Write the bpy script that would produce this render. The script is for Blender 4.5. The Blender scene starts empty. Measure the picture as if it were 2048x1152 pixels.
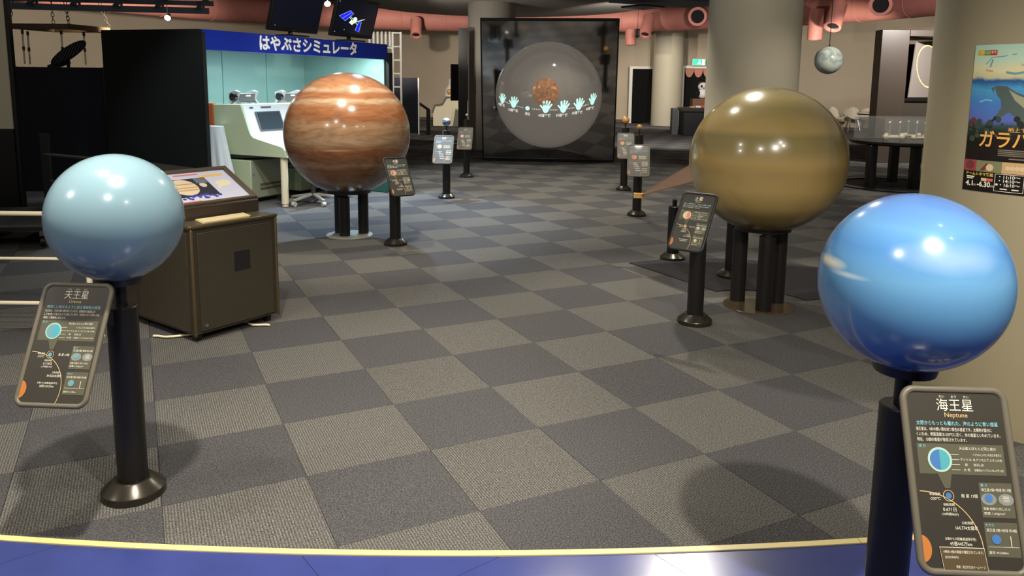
import bpy, bmesh, math, random
from mathutils import Matrix, Vector, noise
random.seed(7)
SC = bpy.context.scene
COL = SC.collection
PI = math.pi
rad = math.radians

# ------------------------------------------------------------------ camera (calibrated on the carpet tiles)
FPX, YPP, CAM_H, PITCH, ROLL = 1540.0, 397.0, 1.482, rad(8.45), rad(0.59)
_fw = Vector((0, math.cos(PITCH), -math.sin(PITCH)))
_r0 = Vector((1, 0, 0)); _u0 = _r0.cross(_fw)
_rt = _r0 * math.cos(ROLL) + _u0 * math.sin(ROLL)
_up = -_r0 * math.sin(ROLL) + _u0 * math.cos(ROLL)
CAM = Vector((0, 0, CAM_H))
cd = bpy.data.cameras.new('camera'); cam = bpy.data.objects.new('camera', cd); COL.objects.link(cam)
cd.sensor_width = 36; cd.lens = FPX / 2048 * 36; cd.shift_y = (YPP - 576) / 2048
cd.clip_start = 0.05; cd.clip_end = 200
m = Matrix((_rt, _up, -_fw)).transposed().to_4x4(); m.translation = CAM
cam.matrix_world = m
SC.camera = cam

# ------------------------------------------------------------------ colour management, world, lights
SC.view_settings.view_transform = 'Standard'; SC.view_settings.look = 'None'
SC.view_settings.gamma = 1; SC.view_settings.use_curve_mapping = False
SC.view_settings.exposure = 0.70
w = bpy.data.worlds.new('world'); SC.world = w; w.use_nodes = True
w.node_tree.nodes['Background'].inputs[0].default_value = (1.0, 0.95, 0.87, 1)
w.node_tree.nodes['Background'].inputs[1].default_value = 0.12

WARM = (1.0, 0.92, 0.79); COOL = (0.80, 0.93, 1.0)
def spot(loc, target, power, angle=70, blend=0.6, radius=0.05, col=WARM):
    l = bpy.data.lights.new('spot_or_fill', 'SPOT'); l.energy = power; l.spot_size = rad(angle); l.spot_blend = blend
    l.shadow_soft_size = radius; l.color = col
    o = bpy.data.objects.new('spot_or_fill', l); COL.objects.link(o); o.location = loc
    o.rotation_euler = (Vector(target) - Vector(loc)).to_track_quat('-Z', 'Y').to_euler()
    return o
LZ = 3.2
# lamps found from the highlights on the globes and their shadows, later rows set by eye: (x, y, target, watts, cone)
for x, y, t, p, a in [
    (-0.92, 2.08, (-1.36, 2.61, 0.7), 265, 80),      # above the pale blue globe
    (-1.75, 2.50, (-1.6, 2.9, 0.0), 45, 70),
    (1.09, 0.42, (0.98, 1.83, 0.9), 340, 80),         # above the deep blue globe
    (1.70, 1.60, (1.9, 3.0, 1.0), 30, 80),
    (-0.80, 0.40, (-0.2, 3.4, 0.0), 75, 85),
    (-1.20, 7.40, (-1.6, 7.42, 0.9), 110, 80),
    (-1.60, 5.90, (-1.5, 7.2, 0.8), 130, 80),
    (-0.80, 5.50, (-0.4, 6.6, 0.0), 80, 100),
    (1.60, 6.50, (1.69, 5.1, 0.9), 230, 80),
    (0.50, 6.00, (0.3, 4.6, 0.0), 45, 95),
    (3.40, 1.70, (1.8, 4.8, 0.8), 32, 55),
    (2.00, 0.90, (0.7, 4.6, 0.0), 40, 60),
    (-4.30, 1.20, (-2.2, 4.2, 0.3), 80, 80),
    (-2.20, 2.70, (-1.2, 5.2, 0.0), 60, 90),
    (0.2, 9.2, (0.3, 9.8, 0.0), 90, 110),  # from this row on set by eye, not from globe highlights
    (4.1, 7.2, (3.2, 8.0, 0.0), 70, 90),
    (5.6, 10.6, (6.0, 11.6, 0.7), 170, 90),
    (1.0, 12.2, (1.2, 10.4, 0.3), 70, 90),
    (-0.78, 10.62, (-0.8, 11.3, 0.4), 90, 80),
    (1.55, 9.25, (1.6, 10.3, 0.4), 90, 80), (1.32, 7.65, (1.4, 8.5, 0.4), 70, 70), (-0.86, 8.85, (-0.86, 9.7, 0.4), 70, 80), (2.3, 5.5, (2.8, 8.9, 1.7), 70, 45),  # unseen spots added to pale the sign panels and brighten the column
]:
    spot((x, y, LZ), t, p, a)
# unseen spots added to brighten the far room, duct, moon globe and booth
BLUISH = (0.52, 0.74, 1.0)
for x, y, z, t, p, a, c in [
    (4.6, 24.0, 3.0, (5.6, 29.4, 0.5), 420, 60, WARM), (7.2, 16.6, 2.4, (11.2, 26.5, 1.1), 1000, 52, WARM),
    (1.6, 21.5, 3.0, (3.4, 31.0, 1.2), 420, 80, WARM), (-3.2, 20.0, 3.0, (-3.4, 31.0, 1.6), 620, 75, WARM),
    (-1.9, 18.6, 3.0, (-2.0, 22.8, 0.6), 170, 70, WARM), (4.5, 18.0, 3.1, (4.6, 21.5, 0.0), 420, 110, (1, .93, .88)),
    (8.2, 13.4, 3.1, (8.6, 18.5, 0.3), 380, 110, (1, .93, .88)), (-7.6, 17.0, 2.9, (-13.5, 23.6, 2.0), 700, 80, WARM),
    (-5.4, 14.0, 2.3, (-8.2, 23.0, 3.5), 270, 70, WARM), (4.0, 15.0, 2.4, (7.6, 22.4, 3.5), 170, 60, WARM),  # added low spots aimed up at the pink duct
    (2.2, 16.0, 2.5, (3.4, 25.2, 3.5), 160, 60, WARM), (-2.6, 14.2, 2.9, (-2.3, 16.5, 2.2), 90, 60, WARM),
    (0.9, 12.9, 3.1, (0.9, 12.2, 0.0), 120, 110, WARM), (4.7, 8.0, 3.1, (4.35, 10.6, 1.8), 280, 30, WARM),  # added for the floor before the mirror and for the moon globe
    (-0.6, 8.4, 3.1, (-2.8, 11.2, 1.9), 120, 50, WARM), (-2.5, 7.3, 3.1, (-3.1, 9.6, 0.7), 150, 65, COOL),  # added to lift the booth header and the console
    (-1.9, 14.9, 2.4, (0.0, 18.6, 3.28), 90, 60, WARM), (-1.7, 9.9, 3.0, (-1.8, 8.7, 0.0), 420, 85, BLUISH)]:  # added: upward spot for the canopy underside, bluish one for the floor
    spot((x, y, z), t, p, a, col=c)

# ------------------------------------------------------------------ small tools
def lin(c):
    c = c / 255.0
    return c / 12.92 if c <= 0.04045 else ((c + 0.055) / 1.055) ** 2.4
def rgb(t): return (lin(t[0]), lin(t[1]), lin(t[2]), 1)
def ray(x, y): return _fw + _rt * ((x - 1024) / FPX) - _up * ((y - YPP) / FPX)
def g(x, y, z=0.0):
    d = ray(x, y); return CAM + d * ((z - CAM_H) / d.z)
def at_y(x, y, Y):
    d = ray(x, y); return CAM + d * (Y / d.y)
MATS = {}
def mat(name, c, rough=0.5, metal=0.0, coat=0.0, var=0.0, scale=8.0, bump=0.0, emit=0.0, trans=0.0, alpha=1.0, ior=1.45, stretch=(1, 1, 1)):
    if name in MATS: return MATS[name]
    ma = bpy.data.materials.new(name); ma.use_nodes = True; nt = ma.node_tree; b = nt.nodes['Principled BSDF']
    b.inputs['Base Color'].default_value = rgb(c); b.inputs['Roughness'].default_value = rough
    b.inputs['Metallic'].default_value = metal; b.inputs['Coat Weight'].default_value = coat; b.inputs['Coat Roughness'].default_value = 0.05
    b.inputs['IOR'].default_value = ior
    if trans: b.inputs['Transmission Weight'].default_value = trans
    if alpha < 1: b.inputs['Alpha'].default_value = alpha
    if emit:
        b.inputs['Emission Color'].default_value = rgb(c); b.inputs['Emission Strength'].default_value = emit
    if var or bump:
        tc = nt.nodes.new('ShaderNodeTexCoord'); mp = nt.nodes.new('ShaderNodeMapping'); mp.inputs['Scale'].default_value = stretch
        nz = nt.nodes.new('ShaderNodeTexNoise'); nz.inputs['Scale'].default_value = scale; nz.inputs['Detail'].default_value = 5
        nt.links.new(tc.outputs['Object'], mp.inputs['Vector']); nt.links.new(mp.outputs['Vector'], nz.inputs['Vector'])
        if var:
            cr = nt.nodes.new('ShaderNodeValToRGB')
            a = [max(0, q * (1 - var)) for q in rgb(c)[:3]]; d = [min(1, q * (1 + var)) for q in rgb(c)[:3]]
            cr.color_ramp.elements[0].color = (*a, 1); cr.color_ramp.elements[1].color = (*d, 1)
            cr.color_ramp.elements[0].position = 0.3; cr.color_ramp.elements[1].position = 0.7
            nt.links.new(nz.outputs['Fac'], cr.inputs['Fac']); nt.links.new(cr.outputs['Color'], b.inputs['Base Color'])
        if bump:
            bp = nt.nodes.new('ShaderNodeBump'); bp.inputs['Strength'].default_value = bump; bp.inputs['Distance'].default_value = 0.01
            nt.links.new(nz.outputs['Fac'], bp.inputs['Height']); nt.links.new(bp.outputs['Normal'], b.inputs['Normal'])
    MATS[name] = ma
    return ma

class MB:
    """collects shapes; build() links them as one mesh object"""
    def __init__(s, M=None): s.v = []; s.f = []; s.M = M
    def add(s, vs, fs, M=None):
        k = len(s.v)
        for p in vs:
            p = Vector(p)
            if M is not None: p = M @ p
            if s.M is not None: p = s.M @ p
            s.v.append(p)
        s.f += [tuple(i + k for i in f) for f in fs]
        return s
    def box(s, c, d, M=None):
        x, y, z = c; a, b, e = d[0] / 2, d[1] / 2, d[2] / 2
        vs = [(x + i * a, y + j * b, z + k * e) for i in (-1, 1) for j in (-1, 1) for k in (-1, 1)]
        return s.add(vs, [(0, 1, 3, 2), (4, 6, 7, 5), (0, 4, 5, 1), (2, 3, 7, 6), (0, 2, 6, 4), (1, 5, 7, 3)], M)
    def lathe(s, prof, n=32, M=None, caps=True, arc=None):
        vs = []; fs = []; N = len(prof)
        full = arc is None
        a0, a1 = arc or (0, 2 * PI)
        cnt = n if full else n + 1
        for i in range(cnt):
            t = a0 + (a1 - a0) * i / n
            vs += [(r * math.cos(t), r * math.sin(t), z) for r, z in prof]
        for i in range(n):
            j = (i + 1) % cnt
            for k in range(N - 1): fs.append((i * N + k, j * N + k, j * N + k + 1, i * N + k + 1))
        if caps and full:
            if prof[0][0] > 1e-6: fs.append(tuple(i * N for i in range(n))[::-1])
            if prof[-1][0] > 1e-6: fs.append(tuple(i * N + N - 1 for i in range(n)))
        return s.add(vs, fs, M)
    def cyl(s, p0, p1, r0, r1=None, n=16):
        p0 = Vector(p0); p1 = Vector(p1); d = p1 - p0
        M = Matrix.Translation(p0) @ d.to_track_quat('Z', 'Y').to_matrix().to_4x4()
        return s.lathe([(r0, 0), (r0 if r1 is None else r1, d.length)], n, M)
    def tube(s, pts, r, n=8):
        pts = [Vector(p) for p in pts]; vs = []; fs = []
        for i, p in enumerate(pts):
            d = (pts[min(i + 1, len(pts) - 1)] - pts[max(i - 1, 0)]).normalized()
            q = d.to_track_quat('Z', 'Y')
            vs += [p + q @ Vector((r * math.cos(2 * PI * k / n), r * math.sin(2 * PI * k / n), 0)) for k in range(n)]
        for i in range(len(pts) - 1):
            for k in range(n): fs.append((i * n + k, i * n + (k + 1) % n, (i + 1) * n + (k + 1) % n, (i + 1) * n + k))
        fs.append(tuple(range(n))[::-1]); fs.append(tuple((len(pts) - 1) * n + k for k in range(n)))
        return s.add(vs, fs)
    def sphere(s, c, r, nu=32, nv=20, M=None):
        if not hasattr(r, '__len__'): r = (r, r, r)
        vs = [(c[0], c[1], c[2] + r[2])]; fs = []
        for j in range(1, nv):
            ph = PI * j / nv
            vs += [(c[0] + r[0] * math.sin(ph) * math.cos(2 * PI * i / nu), c[1] + r[1] * math.sin(ph) * math.sin(2 * PI * i / nu), c[2] + r[2] * math.cos(ph)) for i in range(nu)]
        vs.append((c[0], c[1], c[2] - r[2])); L = len(vs) - 1
        for i in range(nu):
            k = (i + 1) % nu
            fs.append((0, 1 + i, 1 + k)); fs.append((L, L - nu + k, L - nu + i))
            for j in range(nv - 2):
                a = 1 + j * nu
                fs.append((a + i, a + nu + i, a + nu + k, a + k))
        return s.add(vs, fs, M)
    def prism(s, poly, z0, z1, M=None):
        n = len(poly)
        vs = [(x, y, z0) for x, y in poly] + [(x, y, z1) for x, y in poly]
        fs = [tuple(range(n))[::-1], tuple(range(n, 2 * n))] + [(i, (i + 1) % n, n + (i + 1) % n, n + i) for i in range(n)]
        return s.add(vs, fs, M)
    def bar(s, p0, p1, wx, wz, upv=(0, 0, 1)):
        p0 = Vector(p0); p1 = Vector(p1); d = (p1 - p0); L = d.length; d.normalize()
        sx = d.cross(Vector(upv)).normalized(); u = sx.cross(d)
        M = Matrix((d, sx, u)).transposed().to_4x4(); M.translation = (p0 + p1) / 2
        return s.box((0, 0, 0), (L, wx, wz), M)
    def build(s, name, ma, parent=None, smooth=35, bevel=0.0, loc=None, rz=None, kind=None):
        me = bpy.data.meshes.new(name); me.from_pydata([tuple(p) for p in s.v], [], s.f); me.update()
        b = bmesh.new(); b.from_mesh(me); bmesh.ops.recalc_face_normals(b, faces=b.faces); b.to_mesh(me); b.free()
        if smooth:
            me.shade_smooth(); me.set_sharp_from_angle(angle=rad(smooth))
        me.materials.append(ma)
        o = bpy.data.objects.new(name, me); COL.objects.link(o)
        if parent: o.parent = parent
        if loc is not None: o.location = loc
        if rz is not None: o.rotation_euler = (0, 0, rz)
        if bevel:
            md = o.modifiers.new('bevel', 'BEVEL'); md.width = bevel; md.segments = 2; md.limit_method = 'ANGLE'; md.angle_limit = rad(50)
        if kind: o['kind'] = kind
        return o
def tag(o, label, cat, group=None):
    o['label'] = label; o['category'] = cat
    if group: o['group'] = group
    return o
def thing(name, label, cat, loc=(0, 0, 0), rz=0.0, group=None):
    o = bpy.data.objects.new(name, None); COL.objects.link(o); o.location = loc; o.rotation_euler = (0, 0, rz); o.empty_display_size = 0.1
    return tag(o, label, cat, group)
def rrect(w, h, r, n=6, cx=0, cy=0):
    out = []
    for sx, sy, a in ((1, 1, 0), (-1, 1, PI / 2), (-1, -1, PI), (1, -1, 1.5 * PI)):
        for k in range(n + 1):
            t = a + PI / 2 * k / n
            out.append((cx + sx * (w / 2 - r) + r * math.cos(t), cy + sy * (h / 2 - r) + r * math.sin(t)))
    return out
def circ(cx, cy, r, n=28, ry=None):
    return [(cx + r * math.cos(2 * PI * k / n), cy + (ry or r) * math.sin(2 * PI * k / n)) for k in range(n)]

# flat print: lettering and shapes in 2D, mapped on to a surface by fn(x, y, lift)
def text2d(s, size, x=0, y=0, align='CENTER', bold=0.0, sx=1.0):
    cu = bpy.data.curves.new('lettering', 'FONT'); cu.body = s; cu.size = size; cu.align_x = align; cu.align_y = 'CENTER'
    cu.resolution_u = 3; cu.offset = bold * size
    o = bpy.data.objects.new('lettering', cu); COL.objects.link(o)
    dg = bpy.context.evaluated_depsgraph_get(); me = bpy.data.meshes.new_from_object(o.evaluated_get(dg))
    vs = [(v.co.x * sx + x, v.co.y + y) for v in me.vertices]; fs = [tuple(p.vertices) for p in me.polygons]
    bpy.data.objects.remove(o); bpy.data.curves.remove(cu); bpy.data.meshes.remove(me)
    return vs, fs
def fit_text(s, width, x, y, align='CENTER', bold=0.0, size=None):
    vs, fs = text2d(s, 1.0, 0, 0, 'LEFT', bold)
    x0 = min(v[0] for v in vs); x1 = max(v[0] for v in vs); k = width / (x1 - x0); ky = k if size is None else size
    off = {'CENTER': -width / 2, 'LEFT': 0, 'RIGHT': -width}[align]
    return [((v[0] - x0) * k + off + x, v[1] * ky + y) for v in vs], fs
class Print:
    def __init__(s, fn): s.fn = fn; s.mb = MB()
    def t(s, vf, lift=0.0): s.mb.add([s.fn(x, y, lift) for x, y in vf[0]], vf[1]); return s
    def poly(s, pts, lift=0.0): s.mb.add([s.fn(x, y, lift) for x, y in pts], [tuple(range(len(pts)))]); return s
    def grid(s, x0, x1, y0, y1, nx, ny, lift=0.0):
        s.mb.add([s.fn(x0 + (x1 - x0) * i / nx, y0 + (y1 - y0) * j / ny, lift) for j in range(ny + 1) for i in range(nx + 1)],
                 [(j * (nx + 1) + i, j * (nx + 1) + i + 1, (j + 1) * (nx + 1) + i + 1, (j + 1) * (nx + 1) + i) for j in range(ny) for i in range(nx)])
        return s
    def line(s, pts, wd, lift=0.0, closed=False):
        n = len(pts); L = []; R = []
        for i, p in enumerate(pts):
            a = pts[(i - 1) % n] if (closed or i) else p; b = pts[(i + 1) % n] if (closed or i < n - 1) else p
            d = Vector((b[0] - a[0], b[1] - a[1])).normalized() * wd / 2
            L.append((p[0] - d.y, p[1] + d.x)); R.append((p[0] + d.y, p[1] - d.x))
        vs = [s.fn(x, y, lift) for x, y in L + R]
        fs = [(i, (i + 1) % n, n + (i + 1) % n, n + i) for i in range(n if closed else n - 1)]
        s.mb.add(vs, fs); return s
    def build(s, name, ma, parent, whole=False):
        o = s.mb.build(name, ma, parent, smooth=0)
        if not whole: o['kind'] = 'stuff'
        return o
def letters(fn, text, width, height, x, y, ma, parent, bold=0.0, lift=1):
    """big lettering: each letter an object of its own"""
    pitch = width / len(text)
    for i, ch in enumerate(text):
        vs, fs = text2d(ch, 1.0, 0, 0, 'CENTER', bold)
        Print(fn).t(([(v[0] * pitch + x - width / 2 + pitch * (i + 0.5), v[1] * height + y) for v in vs], fs), lift).build('letter', ma, parent, True)

# ------------------------------------------------------------------ materials
M_WALL = mat('wall_paint', (196, 180, 158), 0.85, var=0.05, scale=0.8)
M_COLUMN = mat('column_paint', (176, 168, 148), 0.6, var=0.03, scale=1.5, bump=0.02)
M_CEIL = mat('ceiling_dark', (70, 66, 62), 0.9)
M_CANOPY = mat('canopy_grey', (186, 180, 174), 0.8)
M_PINK = mat('duct_pink', (192, 124, 112), 0.6, var=0.06, scale=3)
M_BLACK = mat('black_paint', (22, 21, 20), 0.35)
M_BLACKM = mat('black_post', (24, 22, 20), 0.38)
M_BLACKSAT = mat('black_satin', (30, 30, 30), 0.5)
M_HOLESHADE = mat('hole_shade', (20, 17, 16), 0.9)
M_FLANGE = mat('flange_black', (62, 58, 50), 0.25, metal=0.6)
M_NAVY = mat('navy_fabric', (20, 21, 31), 0.95, var=0.15, scale=60, bump=0.1)
M_BLACKFAB = mat('black_fabric', (9, 10, 9), 0.95)
M_BLUE = mat('header_blue', (10, 38, 138), 0.5)
M_WHITE = mat('white_paint', (235, 232, 225), 0.5)
M_CREAM = mat('cream_paint', (222, 212, 182), 0.55)
M_TEAL = mat('teal_wall', (138, 178, 164), 0.75)
M_GREEN = mat('pale_green', (190, 198, 162), 0.45)
M_CHROME = mat('chrome', (200, 200, 200), 0.2, metal=1.0)
M_GREY = mat('device_grey', (88, 92, 92), 0.5)
M_BROWNK = mat('kiosk_brown', (50, 45, 36), 0.42, var=0.04, scale=30)
M_BROWNT = mat('kiosk_trim', (96, 82, 58), 0.3, metal=0.5)
M_GLASS = mat('acrylic', (220, 224, 222), 0.03, alpha=0.10)
M_WOOD = mat('brown_wood', (104, 82, 58), 0.6, var=0.15, scale=14, stretch=(1, 8, 1))
M_CLOTH = mat('white_cloth', (232, 236, 238), 0.9)
M_ORANGE = mat('orange_board', (206, 104, 52), 0.6)
M_CURTAIN = mat('black_curtain', (18, 17, 16), 0.9)
M_SCREENOFF = mat('screen_off', (12, 13, 22), 0.08)
M_STEEL = mat('truss_steel', (66, 74, 82), 0.5, metal=0.3)

def nodes(name):
    ma = bpy.data.materials.new(name); ma.use_nodes = True; nt = ma.node_tree
    return ma, nt, nt.nodes['Principled BSDF'], nt.nodes.new, nt.links.new
def ramp(nt, stops, interp='LINEAR'):
    cr = nt.nodes.new('ShaderNodeValToRGB'); cr.color_ramp.interpolation = interp; e = cr.color_ramp.elements
    while len(e) < len(stops): e.new(0.5)
    for q, (p, c) in zip(e, stops): q.position = p; q.color = rgb(c)
    return cr
GRID = rad(26.11)
def carpet(name, base, ribs):
    ma, nt, b, N, L = nodes(name)
    geo = N('ShaderNodeNewGeometry'); mp = N('ShaderNodeMapping'); mp.inputs['Rotation'].default_value = (0, 0, -GRID)
    L(geo.outputs['Position'], mp.inputs['Vector'])
    n1 = N('ShaderNodeTexNoise'); n1.inputs['Scale'].default_value = 190; n1.inputs['Detail'].default_value = 3; L(mp.outputs['Vector'], n1.inputs['Vector'])
    n2 = N('ShaderNodeTexNoise'); n2.inputs['Scale'].default_value = 1.3; n2.inputs['Detail'].default_value = 3; L(mp.outputs['Vector'], n2.inputs['Vector'])
    cr = ramp(nt, [(0.34, tuple(c * 0.70 for c in base)), (0.50, base), (0.66, tuple(min(255, c * 1.34) for c in base))]); L(n1.outputs['Fac'], cr.inputs['Fac'])
    mx = N('ShaderNodeMix'); mx.data_type = 'RGBA'; mx.blend_type = 'MULTIPLY'; mx.inputs[0].default_value = 1
    oi = N('ShaderNodeObjectInfo'); mr = N('ShaderNodeMapRange'); mr.inputs['To Min'].default_value = 0.90; mr.inputs['To Max'].default_value = 1.10
    ad = N('ShaderNodeMath'); ad.operation = 'ADD'; mu = N('ShaderNodeMath'); mu.operation = 'MULTIPLY'; mu.inputs[1].default_value = 0.5
    L(n2.outputs['Fac'], ad.inputs[0]); L(oi.outputs['Random'], ad.inputs[1]); L(ad.outputs[0], mu.inputs[0]); L(mu.outputs[0], mr.inputs['Value'])
    L(cr.outputs['Color'], mx.inputs['A']); L(mr.outputs['Result'], mx.inputs['B'])
    col = mx.outputs['Result']; h = n1.outputs['Fac']
    if ribs:
        wv = N('ShaderNodeTexWave'); wv.bands_direction = 'X'; wv.inputs['Scale'].default_value = 31; wv.inputs['Distortion'].default_value = 0.6
        wv.inputs['Detail'].default_value = 2; wv.inputs['Detail Scale'].default_value = 3; L(mp.outputs['Vector'], wv.inputs['Vector'])
        m2 = N('ShaderNodeMix'); m2.data_type = 'RGBA'; m2.blend_type = 'MULTIPLY'; m2.inputs[0].default_value = 1
        r2 = ramp(nt, [(0.15, (196, 196, 196)), (0.75, (255, 255, 255))]); L(wv.outputs['Fac'], r2.inputs['Fac'])
        L(col, m2.inputs['A']); L(r2.outputs['Color'], m2.inputs['B']); col = m2.outputs['Result']
    L(col, b.inputs['Base Color']); b.inputs['Roughness'].default_value = 0.95; b.inputs['Specular IOR Level'].default_value = 0.15
    bp = N('ShaderNodeBump'); bp.inputs['Strength'].default_value = 0.35; bp.inputs['Distance'].default_value = 0.004
    L(h, bp.inputs['Height']); L(bp.outputs['Normal'], b.inputs['Normal'])
    return ma
M_CARPD = carpet('carpet_dark_tile', (72, 71, 72), False)
M_CARPL = carpet('carpet_ribbed_tile', (99, 97, 93), True)
M_CARPF = carpet('carpet_far', (98, 95, 98), False)
M_BLUEF = mat('blue_vinyl', (54, 64, 124), 0.22, var=0.10, scale=5, bump=0.03)
M_STRIP = mat('cream_edge_strip', (226, 208, 140), 0.4)

# ------------------------------------------------------------------ floor: carpet disc of square tiles, blue vinyl outside its edge
CX, CY, CR = -0.40, 15.32, 13.05            # centre and radius of the carpet disc
GX, GY = -0.013, -2.80                      # camera in tile grid coordinates
cg, sg = math.cos(GRID), math.sin(GRID)
def grid2w(a, b):
    a -= GX; b -= GY
    return (cg * a - sg * b, sg * a + cg * b)
fl = MB(); fl.lathe([(0.001, -0.03), (22, -0.03), (22, -0.012), (0.001, -0.012)], 64, Matrix.Translation((CX, CY, 0)), caps=False)
floor = fl.build('floor', M_CARPF, kind='structure')
def clip(poly, inside_out, n=240):
    """clip a convex polygon by the carpet circle (convex) - only edges near it matter"""
    out = poly
    cx = sum(p[0] for p in poly) / len(poly); cy = sum(p[1] for p in poly) / len(poly)
    t0 = math.atan2(cy - CY, cx - CX); st = 2 * PI / n
    for k in range(-5, 6):
        a = (round(t0 / st) + k) * st
        nx, ny = math.cos(a), math.sin(a); dd = CR * math.cos(st / 2) * 1.0
        f = lambda p: (p[0] - CX) * nx + (p[1] - CY) * ny - CR
        res = []
        for i, p in enumerate(out):
            q = out[(i + 1) % len(out)]; fp, fq = f(p), f(q)
            if fp <= 0: res.append(p)
            if fp * fq < 0:
                t = fp / (fp - fq); res.append((p[0] + (q[0] - p[0]) * t, p[1] + (q[1] - p[1]) * t))
        out = res
        if len(out) < 3: return []
    return out
def tile_mesh(poly, name, ma, z=0.0):
    n = len(poly); cx = sum(p[0] for p in poly) / n; cy = sum(p[1] for p in poly) / n; k = 0.994
    mb = MB(); mb.add([(x, y, z - 0.011) for x, y in poly] + [(cx + (x - cx) * 0.998, cy + (y - cy) * 0.998, z - 0.0018) for x, y in poly] + [(cx + (x - cx) * k, cy + (y - cy) * k, z) for x, y in poly],
        [tuple(range(2 * n, 3 * n))] + [(i, (i + 1) % n, n + (i + 1) % n, n + i) for i in range(n)] + [(n + i, n + (i + 1) % n, 2 * n + (i + 1) % n, 2 * n + i) for i in range(n)])
    return mb
def in_view(p):
    d = Vector((p[0], p[1], 0)) - CAM; z = d.dot(_fw)
    if z < 0.3: return None
    x = 1024 + FPX * d.dot(_rt) / z; y = YPP - FPX * d.dot(_up) / z
    return (x, y, z) if -200 < x < 2248 and y < 1300 else None
cells = []
for a in range(-60, 70):
    for b in range(-16, 70):
        pw = [grid2w(0.5 * (a + i), 0.5 * (b + j)) for i, j in ((0, 0), (1, 0), (1, 1), (0, 1))]
        ds = [math.hypot(p[0] - CX, p[1] - CY) for p in pw]
        if min(ds) > CR: continue
        c = (sum(p[0] for p in pw) / 4, sum(p[1] for p in pw) / 4); iv = in_view(c)
        cells.append((iv[2] if iv else 999, a, b, pw, max(ds) > CR - 0.001))
cells.sort()
tile_data = {}
rest = {0: MB(), 1: MB()}
half = 0.25
for k, (z, a, b, pw, edge) in enumerate(cells):
    par = (a + b) % 2; ma = M_CARPL if par else M_CARPD; nm = 'carpet_tile'
    dz = random.uniform(-0.0008, 0.0004)
    if k < 290 and z < 900:
        if edge:
            poly = clip(pw, True)
            if len(poly) < 3: continue
            o = tile_mesh(poly, nm, ma, dz).build(nm, ma, floor, smooth=0)
        else:
            if par not in tile_data:
                t = tile_mesh([(-half, -half), (half, -half), (half, half), (-half, half)], nm, ma).build(nm, ma, floor, smooth=0)
                tile_data[par] = t
                o = t
            else:
                o = tile_data[par].copy(); COL.objects.link(o); o.parent = floor
            c = grid2w(0.5 * a + half, 0.5 * b + half); o.location = (c[0], c[1], dz); o.rotation_euler = (0, 0, GRID)
    else:
        poly = clip(pw, True) if edge else pw
        if len(poly) < 3: continue
        t = tile_mesh(poly, nm, ma, dz); rest[par].add(t.v, t.f)
for par in (0, 1):
    o = rest[par].build('carpet_tiles_beyond', M_CARPL if par else M_CARPD, floor, smooth=0); o['kind'] = 'stuff'
# cream strip along the carpet edge, in pieces with a joint
def arc_piece(a0, a1, r0, r1, z0, z1, n=24):
    return MB().lathe([(r0, z0), (r1, z0), (r1, z1), (r0, z1), (r0, z0)], n, Matrix.Translation((CX, CY, 0)), arc=(a0, a1))
A0 = 1.5 * PI
bounds = [A0 - 0.55, A0 - 0.22, A0 + 0.1195, A0 + 0.45]
for i in range(3):
    s = arc_piece(bounds[i] + 0.00006, bounds[i + 1] - 0.00006, CR, CR + 0.026, -0.012, 0.004).build('trim_%d' % (i + 1), M_STRIP, kind='structure')
# blue vinyl floor beyond the strip: square sheets
bf = arc_piece(A0 - 0.55, A0 + 0.45, CR + 0.026, CR + 4.6, -0.012, -0.0025, 40).build('floor_blue', mat('blue_joint', (36, 44, 96), 0.5), kind='structure')
def clip_out(poly):
    out = []
    # keep the part of the sheet outside the (locally straight) strip edge
    f = lambda p: math.hypot(p[0] - CX, p[1] - CY) - (CR + 0.027)
    for i, p in enumerate(poly):
        q = poly[(i + 1) % len(poly)]; fp, fq = f(p), f(q)
        if fp >= 0: out.append(p)
        if fp * fq < 0:
            lo, hi = 0.0, 1.0
            for _ in range(30):
                mdl = (lo + hi) / 2
                if f((p[0] + (q[0] - p[0]) * mdl, p[1] + (q[1] - p[1]) * mdl)) * fp > 0: lo = mdl
                else: hi = mdl
            e = (p[0] + (q[0] - p[0]) * lo, p[1] + (q[1] - p[1]) * lo)
            out.append(e)
            if fp < 0:
                pass
    return out
ba = rad(38); S = 0.9
for i in range(-5, 6):
    for j in range(-5, 6):
        sq = []
        for di, dj in ((0, 0), (0.5, 0), (1, 0), (1, 0.5), (1, 1), (0.5, 1), (0, 1), (0, 0.5)):
            x, y = (i + di) * S + 0.25, (j + dj) * S + 0.1
            sq.append((math.cos(ba) * x - math.sin(ba) * y, math.sin(ba) * x + math.cos(ba) * y + 1.0))
        ds = [math.hypot(p[0] - CX, p[1] - CY) - CR for p in sq]
        if max(ds) < 0.05 or max(ds) > 4.4 or abs(sum(p[0] for p in sq) / 8) > 3.6: continue
        if min(ds) < 0.03:
            fine = []
            for q in range(8):
                p0, p1 = sq[q], sq[(q + 1) % 8]
                fine += [(p0[0] + (p1[0] - p0[0]) * t / 6, p0[1] + (p1[1] - p0[1]) * t / 6) for t in range(6)]
            sq = clip_out(fine)
            if len(sq) < 3: continue
        n = len(sq); cx = sum(p[0] for p in sq) / n; cy = sum(p[1] for p in sq) / n
        mb = MB(); mb.prism([(cx + (x - cx) * 0.9975, cy + (y - cy) * 0.9975) for x, y in sq], -0.003, 0.0)
        mb.build('vinyl_tile', M_BLUEF, bf, smooth=0)

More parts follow.
